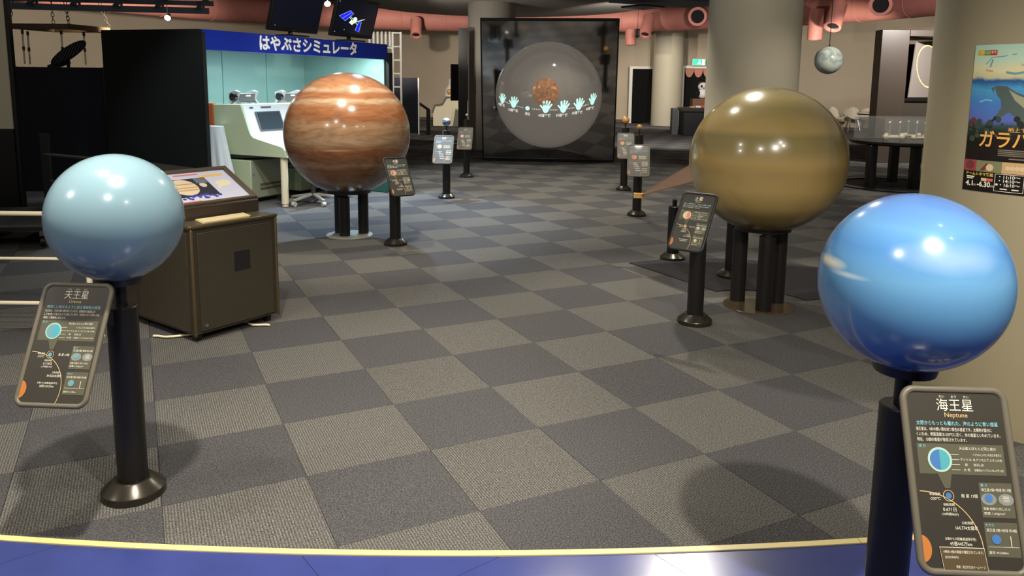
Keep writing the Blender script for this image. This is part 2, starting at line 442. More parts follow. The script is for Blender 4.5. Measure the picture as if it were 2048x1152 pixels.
# ------------------------------------------------------------------ room shell
WR = 16.6
def wall_arc(name, a0, a1, r, z0, z1, ma, th=0.2):
    return MB().lathe([(r, z0), (r + th, z0), (r + th, z1), (r, z1), (r, z0)], 40, Matrix.Translation((CX, CY, 0)), arc=(rad(a0), rad(a1))).build(name, ma, kind='structure')
wall_arc('wall_back', -35, 215, WR, 0, 4.6, M_WALL)
wall_arc('baseboard_back', -35, 215, WR - 0.03, 0, 0.12, mat('baseboard', (90, 80, 70), 0.6), 0.03)
MB().box((0, 23.5, 4.675), (40, 19, 0.15)).build('ceiling', M_CEIL, kind='structure')
# round canopy hanging over the screen
MB().lathe([(0.001, 3.28), (3.30, 3.28), (3.36, 3.30), (3.36, 3.46), (3.2, 3.6), (0.001, 3.6)], 72, Matrix.Translation((-0.20, 18.1, 0)), caps=False).build('ceiling_canopy', M_CANOPY, kind='structure', smooth=30)
# columns
def column(x, y, r, z1=4.6, ma=M_COLUMN):
    return MB().lathe([(r, 0), (r, z1)], 72, Matrix.Translation((x, y, 0))).build('column', ma, kind='structure')
column(2.86, 9.35, 0.535)
column(-0.50, 17.9, 0.54, 3.28, mat('column_grey', (150, 144, 136), 0.7))
c = g(1331, 251); column(c.x, c.y, 0.56)
PC = (2.485, 3.51, 0.54)
column(*PC, 3.9, mat('column_olive', (152, 142, 114), 0.55, var=0.03, scale=2, bump=0.02))

# ------------------------------------------------------------------ pink air duct ring with nozzles
DR, DZ, DM = 11.15, 3.58, 0.37
duct = thing('air_duct', 'long curved pink air duct running round under the ceiling', 'duct', (CX, CY, DZ))
mb = MB()
n, k = 110, 20
A, B_ = rad(-12), rad(200)
vs = []; fs = []
for i in range(n + 1):
    t = A + (B_ - A) * i / n
    for j in range(k):
        q = 2 * PI * j / k
        vs.append(((DR + DM * math.cos(q)) * math.cos(t), (DR + DM * math.cos(q)) * math.sin(t), DM * math.sin(q)))
for i in range(n):
    for j in range(k): fs.append((i * k + j, (i + 1) * k + j, (i + 1) * k + (j + 1) % k, i * k + (j + 1) % k))
mb.add(vs, fs); mb.build('duct_tube', M_PINK, duct)
for i in range(2, n, 4):       # raised seams of the duct
    t = A + (B_ - A) * i / n
    if not 15 < math.degrees(t) < 165: continue
    M = Matrix.Rotation(t, 4, 'Z') @ Matrix.Translation((DR, 0, 0)) @ Matrix.Rotation(-PI / 2, 4, 'X')
    MB().lathe([(DM - .005, -0.02), (DM + 0.012, -0.012), (DM + 0.012, 0.012), (DM - .005, 0.02)], 20, M, caps=False).build('seam_ring', M_PINK, duct)
def nozzle(px, py, Y, d, r=0.17, L=0.45):
    """open pipe end at pixel (px, py), at distance Y, pointing along d"""
    e = at_y(px, py, Y) - Vector((CX, CY, DZ)); d = Vector(d).normalized()
    M = Matrix.Translation(e) @ d.to_track_quat('Z', 'Y').to_matrix().to_4x4()
    o = MB().lathe([(r, -L), (r, 0), (r * 0.72, 0), (r * 0.70, -0.03), (r * 0.70, -L * 0.9)], 28, M, caps=False).build('nozzle', M_PINK, duct)
    MB().lathe([(0.001, -0.06), (r * 0.70, -0.06)], 28, M, caps=False).build('shade_disc', M_HOLESHADE, o)  # dark disc in the pipe paints the shade of the hole
nozzle(832, 71, 25.0, (0.05, -0.55, -0.85), 0.18, 0.6)
nozzle(1395, 33, 23.0, (-0.30, -0.92, -0.12), 0.27, 0.9)
nozzle(1290, 70, 24.4, (-0.25, -0.5, -0.82), 0.18, 0.7)
nozzle(1665, 54, 19.2, (-0.35, -0.45, -0.8), 0.20, 0.7)
nozzle(1761, 10, 18.3, (-0.5, -0.85, -0.1), 0.25, 0.9)
nozzle(1261, 90, 25.6, (0, 0, -1), 0.18, 0.75)
nozzle(1629, 80, 20.9, (0, 0, -1), 0.19, 0.8)

# ------------------------------------------------------------------ planets
def planet_mat(name, stops, rz, stretch=2.2, warp=0.05, nscale=2.0, extra=None, rough=0.22, coat=0.5, fine=0.0):
    ma, nt, b, N, L = nodes(name)
    tc = N('ShaderNodeTexCoord'); sep = N('ShaderNodeSeparateXYZ'); L(tc.outputs['Object'], sep.inputs[0])
    mp = N('ShaderNodeMapping'); mp.inputs['Scale'].default_value = (1, 1, stretch); L(tc.outputs['Object'], mp.inputs['Vector'])
    nz = N('ShaderNodeTexNoise'); nz.inputs['Scale'].default_value = nscale; nz.inputs['Detail'].default_value = 7; nz.inputs['Distortion'].default_value = 0.8
    L(mp.outputs['Vector'], nz.inputs['Vector'])
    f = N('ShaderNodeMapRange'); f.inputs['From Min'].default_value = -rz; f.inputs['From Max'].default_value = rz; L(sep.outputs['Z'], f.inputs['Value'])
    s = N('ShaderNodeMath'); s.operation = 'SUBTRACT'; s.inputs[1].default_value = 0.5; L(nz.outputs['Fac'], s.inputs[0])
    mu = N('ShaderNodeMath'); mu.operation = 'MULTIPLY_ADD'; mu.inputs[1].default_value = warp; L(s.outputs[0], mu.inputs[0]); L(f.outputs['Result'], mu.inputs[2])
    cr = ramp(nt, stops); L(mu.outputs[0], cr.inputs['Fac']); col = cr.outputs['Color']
    if fine:
        m2 = N('ShaderNodeMapping'); m2.inputs['Scale'].default_value = (1, 1, 5); L(tc.outputs['Object'], m2.inputs['Vector'])
        n2 = N('ShaderNodeTexNoise'); n2.inputs['Scale'].default_value = 2.6; n2.inputs['Detail'].default_value = 5; n2.inputs['Distortion'].default_value = 2.6; L(m2.outputs['Vector'], n2.inputs['Vector'])
        r2 = ramp(nt, [(0.35, (255 * (1 - fine),) * 3), (0.62, (255, 255, 255))]); L(n2.outputs['Fac'], r2.inputs['Fac'])
        mx = N('ShaderNodeMix'); mx.data_type = 'RGBA'; mx.blend_type = 'MULTIPLY'; mx.inputs[0].default_value = 1
        L(col, mx.inputs['A']); L(r2.outputs['Color'], mx.inputs['B']); col = mx.outputs['Result']
    for (cx, cy, cz), (sx, sy, sz), cc, soft in (extra or []):       # painted spots and streaks
        m3 = N('ShaderNodeMapping'); m3.vector_type = 'POINT'
        m3.inputs['Scale'].default_value = (1 / sx, 1 / sy, 1 / sz); m3.inputs['Location'].default_value = (-cx / sx, -cy / sy, -cz / sz)
        L(tc.outputs['Object'], m3.inputs['Vector'])
        ln = N('ShaderNodeVectorMath'); ln.operation = 'LENGTH'; L(m3.outputs['Vector'], ln.inputs[0])
        ad = N('ShaderNodeMath'); ad.operation = 'MULTIPLY_ADD'; ad.inputs[1].default_value = 1.0; L(s.outputs[0], ad.inputs[0]); L(ln.outputs['Value'], ad.inputs[2])
        mr = N('ShaderNodeMapRange'); mr.inputs['From Min'].default_value = 0.15; mr.inputs['From Max'].default_value = 1.05; mr.inputs['To Min'].default_value = soft; mr.inputs['To Max'].default_value = 0
        L(ad.outputs[0], mr.inputs['Value'])
        mx = N('ShaderNodeMix'); mx.data_type = 'RGBA'; L(mr.outputs['Result'], mx.inputs[0]); L(col, mx.inputs['A']); mx.inputs['B'].default_value = rgb(cc); col = mx.outputs['Result']
    L(col, b.inputs['Base Color']); b.inputs['Roughness'].default_value = rough; b.inputs['Coat Weight'].default_value = coat; b.inputs['Coat Roughness'].default_value = 0.08
    return ma
P_URANUS = planet_mat('uranus_shaded', [(0.0, (94, 120, 142)), (0.3, (112, 142, 160)), (0.6, (126, 157, 171)), (1.0, (132, 163, 176))], 0.22, 2, 0.08)  # darker bottom stops put the underside shade into the colour
P_NEPT = planet_mat('neptune_paint', [(0.0, (52, 86, 152)), (0.2, (62, 108, 174)), (0.42, (92, 146, 194)), (0.60, (100, 156, 202)), (0.74, (78, 134, 194)), (0.84, (94, 148, 200)), (0.95, (84, 124, 188))], 0.2165, 1.5, 0.16, 3.0,
    extra=[((-0.205, 0.0, 0.052), (0.05, 0.075, 0.016), (226, 224, 204), 1.2), ((-0.195, -0.075, 0.036), (0.05, 0.075, 0.008), (196, 212, 220), 0.8), ((-0.02, -0.19, 0.10), (0.13, 0.10, 0.035), (170, 196, 224), 0.45)])
JS = [(0.0, (110, 84, 66)), (0.08, (134, 98, 72)), (0.13, (158, 122, 92)), (0.17, (148, 102, 70)), (0.24, (152, 96, 58)), (0.28, (178, 134, 96)), (0.31, (156, 100, 60)), (0.38, (160, 92, 50)), (0.415, (174, 126, 86)),
      (0.47, (188, 150, 114)), (0.52, (176, 130, 88)), (0.60, (180, 134, 92)), (0.64, (170, 102, 54)), (0.74, (178, 110, 60)), (0.768, (196, 158, 116)), (0.785, (202, 168, 128)), (0.80, (176, 108, 60)), (0.84, (172, 104, 58)), (0.862, (198, 162, 122)), (0.885, (180, 116, 70)), (1.0, (162, 104, 66))]
def thin(st):   # keep the ramp within its 32 stops
    f = lambda c: tuple(min(255, 0.99 * (q + 0.18 * ((c[0] + c[1] + c[2]) / 3 - q))) for q in c)
    return [(p, f(c)) for p, c in st[:31]]
P_JUP = planet_mat('jupiter_paint', thin(JS), 0.581, 3.0, 0.12, 1.9, fine=0.16,
    extra=[((0.36, -0.27, 0.375), (0.075, 0.09, 0.032), (160, 96, 58), 0.8), ((-0.28, -0.5, 0.04), (0.07, 0.09, 0.02), (150, 70, 34), 0.9), ((0.0, -0.58, -0.115), (0.16, 0.2, 0.014), (200, 164, 126), 0.7)])
P_SAT = planet_mat('saturn_paint', [(0.0, (104, 92, 58)), (0.10, (124, 108, 66)), (0.16, (118, 102, 58)), (0.22, (152, 130, 80)), (0.34, (166, 142, 90)), (0.45, (150, 128, 80)), (0.52, (160, 136, 86)), (0.60, (132, 118, 74)),
    (0.68, (124, 112, 68)), (0.72, (156, 134, 84)), (0.80, (152, 132, 82)), (0.86, (132, 118, 72)), (0.93, (146, 130, 82)), (1.0, (122, 112, 76))], 0.485, 5, 0.03, 1.5)
P_EARTH = planet_mat('earth_paint', [(0.0, (210, 214, 216)), (0.25, (70, 90, 116)), (0.45, (50, 80, 120)), (0.55, (120, 130, 128)), (0.7, (60, 84, 112)), (0.85, (200, 206, 210)), (1.0, (220, 224, 226))], 0.053, 1, 0.7, 24)
P_VENUS = planet_mat('venus_paint', [(0.0, (160, 106, 50)), (0.5, (206, 150, 84)), (1.0, (190, 132, 66))], 0.053, 2, 0.5, 24)
P_MARS = planet_mat('mars_paint', [(0.0, (150, 104, 54)), (0.5, (196, 148, 84)), (1.0, (176, 126, 66))], 0.032, 2, 0.5, 40)
P_MERC = planet_mat('mercury_paint', [(0.0, (150, 148, 142)), (1.0, (214, 210, 200))], 0.021, 1, 0.8, 60)
P_MOON = planet_mat('moon_paint', [(0.0, (130, 140, 134)), (0.35, (176, 186, 178)), (0.6, (130, 142, 138)), (1.0, (206, 214, 206))], 0.2, 1, 1.4, 5, coat=0.3)

# ------------------------------------------------------------------ planet sign panels
M_PANEL = mat('sign_sheet', (46, 42, 33), 0.46, coat=0.15, ior=1.6)
M_RIM_LIT = mat('sign_rim_lit', (104, 98, 84), 0.42)  # brownish look of lit rims put into the colour
M_PW = mat('print_white', (232, 226, 206), 0.5)
M_PC = mat('print_cyan', (140, 206, 214), 0.5)
M_PG = mat('print_grey', (86, 84, 68), 0.5)
M_PG2 = mat('print_grey_pale', (130, 134, 128), 0.5)
M_PO = mat('print_orange', (188, 116, 54), 0.5)
M_PY = mat('print_gold', (220, 190, 130), 0.5)
def pmat(c): return mat('print_%d_%d_%d' % c, c, 0.5)
HR = 1.68
def sign_panel(parent, base, centre, yaw, tilt, wd, D, note=False, rim=None):
    hx = Vector((math.cos(yaw), math.sin(yaw), 0)); out = Vector((math.sin(yaw), -math.cos(yaw), 0))
    upv = Vector((0, 0, math.cos(tilt))) - out * math.sin(tilt); nrm = hx.cross(upv)
    M = Matrix((hx, upv, nrm)).transposed().to_4x4(); M.translation = Vector(centre) - Vector(base)
    h = wd * HR; t = 0.012
    mb = MB(); mb.prism(rrect(wd - 0.008, h - 0.008, 0.10 * wd), -t, 0.0)
    p = mb.build('sign_panel', M_PANEL, parent, smooth=50); p.matrix_local = M
    pts = [(x, y, -0.003) for x, y in rrect(wd - 0.012, h - 0.012, 0.11 * wd, 8)]
    mb = MB(); r = 0.0085; n = len(pts); vs = []; fs = []
    for i in range(n):
        a, b = Vector(pts[i - 1]), Vector(pts[(i + 1) % n]); d = (b - a).normalized(); nn = Vector((d.y, -d.x, 0))
        for q in range(10):
            an = 2 * PI * q / 10; vs.append(Vector(pts[i]) + nn * (r * math.cos(an)) + Vector((0, 0, r * 0.95 * math.sin(an))))
    for i in range(n):
        for q in range(10): fs.append((i * 10 + q, ((i + 1) % n) * 10 + q, ((i + 1) % n) * 10 + (q + 1) % 10, i * 10 + (q + 1) % 10))
    mb.add(vs, fs); mb.build('rim', rim or M_RIM_LIT, p, smooth=60)
    fn = lambda x, y, l: (x * wd, y * wd, 0.0006 + l * 0.0004)
    detail = D.get('detail', 1)
    W = Print(fn); Cn = Print(fn); G1 = Print(fn); G2 = Print(fn); O = Print(fn); Yl = Print(fn)
    # boxes and cone
    G1.poly([(-0.40, 0.31), (0.40, 0.31), (0.40, 0.035), (-0.40, 0.035)])
    G1.poly([(0.13, -0.03), (0.43, -0.03), (0.43, -0.335), (0.13, -0.335)]).poly([(0.13, -0.375), (0.43, -0.375), (0.43, -0.67), (0.13, -0.67)])
    G1.poly([(-0.25, 0.07), (-0.10, 0.07), (-0.135, -0.09), (-0.185, -0.09)], 1)
    G2.poly(circ(0.205, -0.175, 0.07, 20, 0.052), 1).poly(circ(0.362, -0.175, 0.07, 20, 0.052), 1)
    # lettering
    letters(fn, D['title'], 0.118 * len(D['title']), 0.125, 0, 0.66, M_PW, p, 0.0)
    if 'ruby' in D:
        for q, s in enumerate(D['ruby']): W.t(text2d(s, 0.028, -0.115 + 0.115 * q, 0.745), 1)
    Yl.t(text2d(D['eng'], 0.062, 0, 0.575), 1)
    Cn.t(fit_text(D['head'], 0.76, 0, 0.495, bold=0.004, size=0.045), 1)
    for q, s in enumerate(D['body']):
        wdt = min(0.78, 0.78 * len(s) / D.get('cols', 32))
        W.t(fit_text(s, wdt, -0.39, 0.44 - 0.048 * q, 'LEFT', size=0.036), 1)
    if detail:
        Cn.t(text2d('成 分', 0.03, -0.35, 0.285), 2)
        W.t(fit_text(D['same'], 0.34, 0.16, 0.27, size=0.030), 2)
        for q, (a, b) in enumerate(D['layers']):
            yy = 0.215 - 0.046 * q
            W.t(text2d(a, 0.028, 0.04, yy), 2)
            W.t(fit_text(b, min(0.27, 0.024 * len(b)), 0.105, yy, 'LEFT', size=0.026), 2)
            W.line([(-0.10, yy), (-0.02, yy)], 0.004, 2)
        W.t(fit_text(D['temp'][0], 0.10, -0.285, -0.145, size=0.028), 2).t(text2d(D['temp'][1], 0.034, -0.285, -0.185), 2)
        W.t(fit_text(D['moons'], 0.15, 0.03, -0.155, size=0.036), 2)
        W.t(fit_text('自転周期', 0.10, -0.165, -0.235, size=0.028), 2).t(fit_text(D['spin'], 0.12, -0.165, -0.278, size=0.040), 2).t(fit_text(D['spin2'], 0.15, -0.165, -0.318, size=0.028), 2)
        W.t(fit_text('公転周期', 0.10, -0.02, -0.39, size=0.028), 2).t(fit_text(D['year'], 0.20, -0.03, -0.435, size=0.040), 2)
        W.t(fit_text('太陽からの距離(軌道長半径)', 0.28, -0.10, -0.53, size=0.028), 2).t(fit_text(D['dist'], 0.20, -0.10, -0.572, size=0.040), 2)
        Cn.t(text2d('重 さ', 0.028, 0.175, -0.055), 2).t(text2d('大きさ', 0.028, 0.18, -0.40), 2)
        W.t(fit_text(D['mass'], 0.27, 0.28, -0.095, size=0.030), 2).t(fit_text(D['mass2'], 0.24, 0.145, -0.26, 'LEFT', size=0.026), 2).t(fit_text(D['dens'], 0.19, 0.145, -0.30, 'LEFT', size=0.026), 2)
        W.t(fit_text(D['size'], 0.27, 0.28, -0.445, size=0.030), 2).t(fit_text(D['diam'], 0.17, 0.145, -0.635, 'LEFT', size=0.026), 2)
        W.line([(0.145, -0.585), (0.42, -0.585)], 0.003, 2).line([(0.355, -0.49), (0.355, -0.58)], 0.006, 2)
        for q in range(4): W.line([(0.335, -0.15 - 0.014 * q), (0.39, -0.15 - 0.014 * q)], 0.004, 2)
    else:
        for q in range(4):
            W.line([(0.0, 0.23 - 0.05 * q), (0.34, 0.23 - 0.05 * q)], 0.014, 2)
        for q in range(3): W.line([(0.15, -0.08 - 0.1 * q), (0.40, -0.08 - 0.1 * q)], 0.016, 2); W.line([(0.15, -0.43 - 0.09 * q), (0.38, -0.43 - 0.09 * q)], 0.016, 2)
        for q in range(5): W.line([(-0.25 + 0.03 * q, -0.14 - 0.1 * q), (-0.05 + 0.03 * q, -0.14 - 0.1 * q)], 0.022, 2)
    # orbit and sun
    Yl.line([(-0.42 + 0.52 * math.cos(rad(q)), -0.62 + 0.50 * math.sin(rad(q))) for q in range(-20, 91, 5)], 0.007, 1)
    Yl.line(circ(-0.16, -0.155, 0.048, 20), 0.005, 2, True)
    O.poly([(max(x, -0.462), y) for x, y in circ(-0.462, -0.62, 0.095, 30, 0.12) if x > -0.47], 1)
    W.build('lettering', M_PW, p); Cn.build('lettering', M_PC, p); Yl.build('print_lines', M_PY, p)
    G1.build('print_boxes', M_PG, p); G2.build('print_ovals', M_PG2, p); O.build('sun_print', M_PO, p)
    c1, c2, c3 = D['cols3']
    Print(fn).poly(circ(-0.20, 0.165, 0.112, 28), 2).build('planet_print', pmat(c3), p)
    Print(fn).poly([(-0.20 + 0.092 * math.cos(rad(q)), 0.165 + 0.092 * math.sin(rad(q))) for q in range(90, 271, 10)], 3).poly(circ(0.205, -0.165, 0.036, 18), 3).poly(circ(0.225, -0.52, 0.042, 18), 3).poly(circ(-0.16, -0.155, 0.028, 14), 3).build('planet_print', pmat(c1), p)
    Print(fn).poly([(-0.20 + 0.092 * math.cos(rad(q)), 0.165 + 0.092 * math.sin(rad(q))) for q in range(-90, 91, 10)], 3).build('planet_print', pmat(c2), p)
    if note:
        q = Print(fn); q.line([(-0.30, -0.60), (0.10, -0.60), (0.115, -0.83 + 0.03), (-0.28, -0.83 + 0.03)], 0.006, 6, True); q.t(fit_text('※現在14個の衛星が確認されています。', 0.36, -0.09, -0.64, size=0.028), 6).t(fit_text('(2022年8月)', 0.12, -0.26, -0.685, 'LEFT', size=0.026), 6).t(fit_text('情報：国立天文台ホームページ', 0.26, 0.09, -0.765, 'RIGHT', size=0.026), 6)
        Print(fn).poly([(-0.30, -0.60), (0.10, -0.60), (0.115, -0.80), (-0.28, -0.80)], 5).build('pasted_slip_print', mat('slip_brown', (84, 70, 48), 0.5), p)
        q.build('lettering', M_PW, p)
    return p, M

def D(title, eng, head, body, cols3, **k):
    d = dict(title=title, eng=eng, head=head, body=body, cols3=cols3, cols=32, same='太陽とほとんど同じ成分', layers=[('', '水素とヘリウムのガス'), ('マントル', '液体金属水素'), ('核', '岩石,氷'), ('大 気', '水素90%,ヘリウム10%')],
             temp=('表面温度', '-150℃'), moons='衛 星 63個', spin='0.414日', spin2='(9時間56分)', year='11.862太陽年', dist='7億7,830万km', mass='木星1個=地球 約318個', mass2='質量 地球1に対し317.83', dens='密度 1.33g/cm³', size='木星1個=地球 約11個', diam='直径 142,984km')
    d.update(k); return d
SIGN = {
 'neptune': D('海王星', 'Neptune', '太陽からもっとも離れた、海のように青い惑星', ['海王星は、4本の細い環を持つ青色の惑星です。太陽熱が届きに', 'くいため、表面温度は-220℃に近く、氷の惑星といわれています。', '現在、13個の衛星が発見されています。'], ((66, 116, 176), (76, 160, 170), (170, 200, 186)),
    ruby=['かい', 'おう', 'せい'], same='天王星とほとんど同じ成分', layers=[('', 'ヘリウムとメタンを含む水素ガス'), ('マントル', '氷,アンモニア,メタンの氷'), ('核', '岩石,氷'), ('大 気', '水素85%,ヘリウム13%,メタン2%')], temp=('表面温度', '-220℃'), moons='衛 星 13個', spin='0.671日', spin2='(16時間06分)',
    year='164.774太陽年', dist='45億445万km', mass='海王星1個=地球 約17個', mass2='質量 地球1に対し17.15', dens='密度 1.64g/cm³', size='海王星1個=地球 約4個', diam='直径 49,528km'),
 'uranus': D('天王星', 'Uranus', '横倒しに転がるように回る青緑色の惑星', ['天王星は、13本の細い環を持っています。自転軸が公転面に対', 'して98°傾いて転がるように回っています。大気のメタンが赤い光を', '吸収して青緑色に見えます。'], ((104, 150, 160), (70, 158, 180), (150, 190, 176)),
    ruby=['てん', 'のう', 'せい'], same='海王星とほとんど同じ成分', layers=[('', 'ヘリウムとメタンを含む水素ガス'), ('マントル', '氷,アンモニア,メタンの氷'), ('核', '岩石,氷'), ('大 気', '水素83%,ヘリウム15%,メタン2%')], temp=('表面温度', '-210℃'), moons='衛 星 27個', spin='0.718日', spin2='(17時間14分)',
    year='84.0223太陽年', dist='28億7,503万km', mass='天王星1個=地球 約15個', mass2='質量 地球1に対し14.54', dens='密度 1.27g/cm³', size='天王星1個=地球 約4個', diam='直径 51,118km'),
 'jupiter': D('木星', 'Jupiter', '太陽系でもっとも大きい惑星', ['木星は、太陽系最大の惑星です。水素とヘリウムのガスでできていて', '表面には縞模様と大赤斑が見られます。'], ((150, 110, 80), (220, 130, 140), (200, 170, 140))),
 'saturn': D('土星', 'Saturn', '美しい環を持つ、水よりも軽い惑星', ['土星は、大きく美しい環を持つ惑星です。環はたくさんの氷の粒で', 'できていて、厚さは数百メートルほどです。'], ((206, 196, 150), (224, 130, 110), (220, 200, 160)), temp=('表面温度', '-180℃'), moons='衛 星 64個', spin='0.444日', spin2='(10時間39分)', year='29.458太陽年', dist='14億2,940万km', mass='土星1個=地球 約95個', mass2='質量 地球1に対し95.16', dens='密度 0.69g/cm³', size='土星1個=地球 約9個', diam='直径 120,536km'),
 'mars': D('火星', 'Mars', '赤い砂におおわれた惑星', ['火星は、地球のすぐ外側を回る', '赤い惑星です。'], ((190, 110, 80), (220, 130, 120), (200, 150, 120)), detail=0),
 'venus': D('金星', 'Venus', '厚い雲におおわれた惑星', ['金星は、地球とほぼ同じ大きさの', '惑星です。'], ((214, 160, 110), (224, 130, 120), (220, 180, 140)), detail=0),
 'earth': D('地球', 'Earth', '生命あふれる水の惑星', ['地球は、表面の7割が海で', 'おおわれた惑星です。'], ((224, 160, 150), (230, 170, 160), (220, 190, 170)), detail=0),
 'mercury': D('水星', 'Mercury', '太陽にもっとも近い惑星', ['水星は、太陽系でもっとも', '小さい惑星です。'], ((214, 190, 170), (224, 170, 160), (210, 190, 170)), detail=0),
}
def flange(parent, M=None, r=0.108):
    return MB().lathe([(r, 0.0), (r, 0.024), (r * 0.985, 0.027), (0.068, 0.060), (0.064, 0.062), (0.052, 0.060), (0.052, 0.0)], 40, M, caps=False).build('base_flange', M_FLANGE, parent, smooth=18)
def post(parent, x, y, z0, z1, r=0.051):
    return MB().lathe([(0.001, z0), (r, z0), (r, z1 - 0.004), (r - 0.004, z1), (0.001, z1)], 36, Matrix.Translation((x, y, 0)), caps=False).build('post', M_BLACKM, parent)
def bracket(parent, M, wd, lean):
    """short arm from the post to the back of the panel"""
    c = M.translation; back = M.to_3x3() @ Vector((0, 0, 1))
    p1 = c - back * 0.016 + (M.to_3x3() @ Vector((-0.0, 0.45 * wd, 0)))
    q = p1 - back * 0.03
    tz = min(max(q.z, 0.2), lean)
    mb = MB(); mb.bar((0, 0, tz), q, 0.05, 0.05)
    mb.add([(x, y, z) for x in (-0.06, 0.06) for y in (-0.05, 0.05) for z in (-0.03, -0.0135)], [(0, 1, 3, 2), (4, 6, 7, 5), (0, 4, 5, 1), (2, 3, 7, 6), (0, 2, 6, 4), (1, 5, 7, 3)], M @ Matrix.Translation((0, 0.45 * wd, 0)))
    return mb.build('bracket', M_BLACKM, parent)

# signs: centre ray fitted from the photo, (x, y, z), yaw, tilt, width
def scaled(c, Y):
    d = Vector(c) - CAM; return CAM + d * (Y / d.y)
SP = {'uranus': ((-1.504, 2.496, .601), -3.5, 30, 2.40, .25), 'neptune': ((1.07, 1.698, .574), -2.7, 24.7, 1.615, .25), 'jupiter': ((-1.106, 7.47, .578), 32.6, 32.2, 6.76, .25), 'saturn': ((1.187, 4.983, .601), -37.8, 32.6, 4.52, .25),
      'earth': ((-.874, 9.701, .658), -2.2, 36.8, 9.69, .25), 'mercury': ((-.796, 12.867, .578), -4.4, 31.4, 11.92, .25), 'venus': ((1.668, 11.329, .601), -5.5, 30.2, 10.63, .25), 'mars': ((1.431, 8.705, .64), -8.2, 35.8, 8.50, .25)}
def put_sign(parent, base, key, top, note=False):
    c, yaw, tilt, Y, wd = SP[key]; cc = scaled(c, Y); wd = wd * Y / c[1]
    p, M = sign_panel(parent, base, cc, rad(yaw), rad(tilt), wd, SIGN[key], note, M_BLACKSAT if key in ('jupiter', 'saturn') else None)
    bracket(parent, M, wd, top - 0.05)
def globe(parent, z, r, ma, rz=None, nu=64, rot=0.0):
    o = MB().sphere((0, 0, 0), (r, r, rz or r), nu, nu * 5 // 8).build('globe', ma, parent, smooth=180); o.location = (0, 0, z); o.rotation_euler = (0, 0, rot)
    return o
def planet_stand(name, label, base, key, zc, r, ma, ptop, neckr, note=False, big=False):
    t = thing(name, label, 'planet model', (base[0], base[1], 0))
    flange(t); post(t, 0, 0, 0.0, ptop)
    MB().cyl((0, 0, ptop), (0, 0, zc - r * 0.9), neckr, n=20).build('neck', M_BLACKM, t)
    MB().lathe([(0.001, zc - r - (0.012 if big else 0.004)), (r * 0.33, zc - r - (0.010 if big else 0.003)), (r * 0.36, zc - r * 0.93), (0.001, zc - r * 0.93)], 32, caps=False).build('globe_cup', M_BLACKM, t)
    globe(t, zc, r, ma)
    put_sign(t, (base[0], base[1], 0), key, ptop, note)
    return t
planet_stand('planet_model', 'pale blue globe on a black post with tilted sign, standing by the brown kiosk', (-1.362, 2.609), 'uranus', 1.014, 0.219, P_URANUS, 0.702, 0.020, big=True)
planet_stand('planet_model', 'glossy deep blue globe with white cloud streak on black post, in front of poster column', (0.980, 1.832), 'neptune', 1.014, 0.2165, P_NEPT, 0.700, 0.020, note=True, big=True)
b = g(893, 396); planet_stand('planet_model', 'small grey and blue marbled globe on a slim black sign post', (b.x, b.y), 'earth', 0.99, 0.054, P_EARTH, 0.885, 0.010)
b = g(933, 354); planet_stand('planet_model', 'tiny pale ball on a black sign post beside the dark grey column', (b.x, b.y), 'mercury', 0.99, 0.021, P_MERC, 0.925, 0.006)
b = g(1247, 380); planet_stand('planet_model', 'orange tan ball on sign post, the farther of two beside the mirror panel', (b.x, b.y), 'venus', 0.995, 0.053, P_VENUS, 0.89, 0.010)
b = g(1273, 431); planet_stand('planet_model', 'small golden ball on the black sign post next to the clear brown ring', (b.x, b.y), 'mars', 1.015, 0.032, P_MARS, 0.93, 0.008)

# big globes on three legs
def legged(name, label, c, rx, rz, zc, legs, ma, plate_mat, pr, rot):
    t = thing(name, label, 'planet model', (c[0], c[1], 0))
    MB().lathe([(0.001, 0), (pr, 0), (pr, 0.006), (pr - 0.004, 0.010), (0.001, 0.010)], 48, caps=False).build('base_plate', plate_mat, t)
    for x, y in legs:
        dx, dy = x - c[0], y - c[1]; rr = math.hypot(dx, dy)
        zt = zc - rz * math.sqrt(max(0, 1 - (rr / rx) ** 2))
        MB().lathe([(0.001, 0.008), (0.051, 0.008), (0.051, zt - 0.03), (0.047, zt - 0.026), (0.036, zt - 0.026), (0.036, zt + 0.02), (0.001, zt + 0.02)], 32, Matrix.Translation((dx, dy, 0)), caps=False).build('leg', M_BLACKM, t)
    MB().lathe([(0.001, zc - rz - 0.012), (rx * 0.36, zc - rz + 0.012), (rx * 0.37, zc - rz * 0.90), (0.001, zc - rz * 0.9)], 40, caps=False).build('globe_cup', M_BLACKM, t)
    globe(t, zc, rx, ma, rz, 96, rot)
    return t
jc = (-1.590, 7.42)
legged('planet_model', 'large orange and cream banded globe on three black legs', jc, 0.598, 0.581, 0.994, [(-1.618, 7.34), (-1.70, 7.50), (-1.468, 7.50)], P_JUP, mat('pale_plate', (168, 170, 160), 0.3), 0.225, 0)
sc = (1.691, 5.10)
sat = legged('planet_model', 'large olive gold banded globe on black legs with a clear ring sheet', sc, 0.505, 0.480, 1.000, [(1.578, 5.21), (1.680, 4.965), (1.835, 5.17)], P_SAT, mat('brown_plate', (74, 62, 46), 0.2), 0.235, 0)
def sign_stand(key, label, base, ptop):
    t = thing('sign_stand', label, 'sign', (base[0], base[1], 0))
    flange(t); post(t, 0, 0, 0, ptop); put_sign(t, (base[0], base[1], 0), key, ptop)
    return t
b = g(791, 489); sign_stand('jupiter', 'black tilted information sign on a post in front of the banded orange globe', (b.x, b.y), 0.66)
b = g(1389, 645); sign_stand('saturn', 'black tilted information sign on a post in front of the olive globe', (b.x, b.y), 0.66)
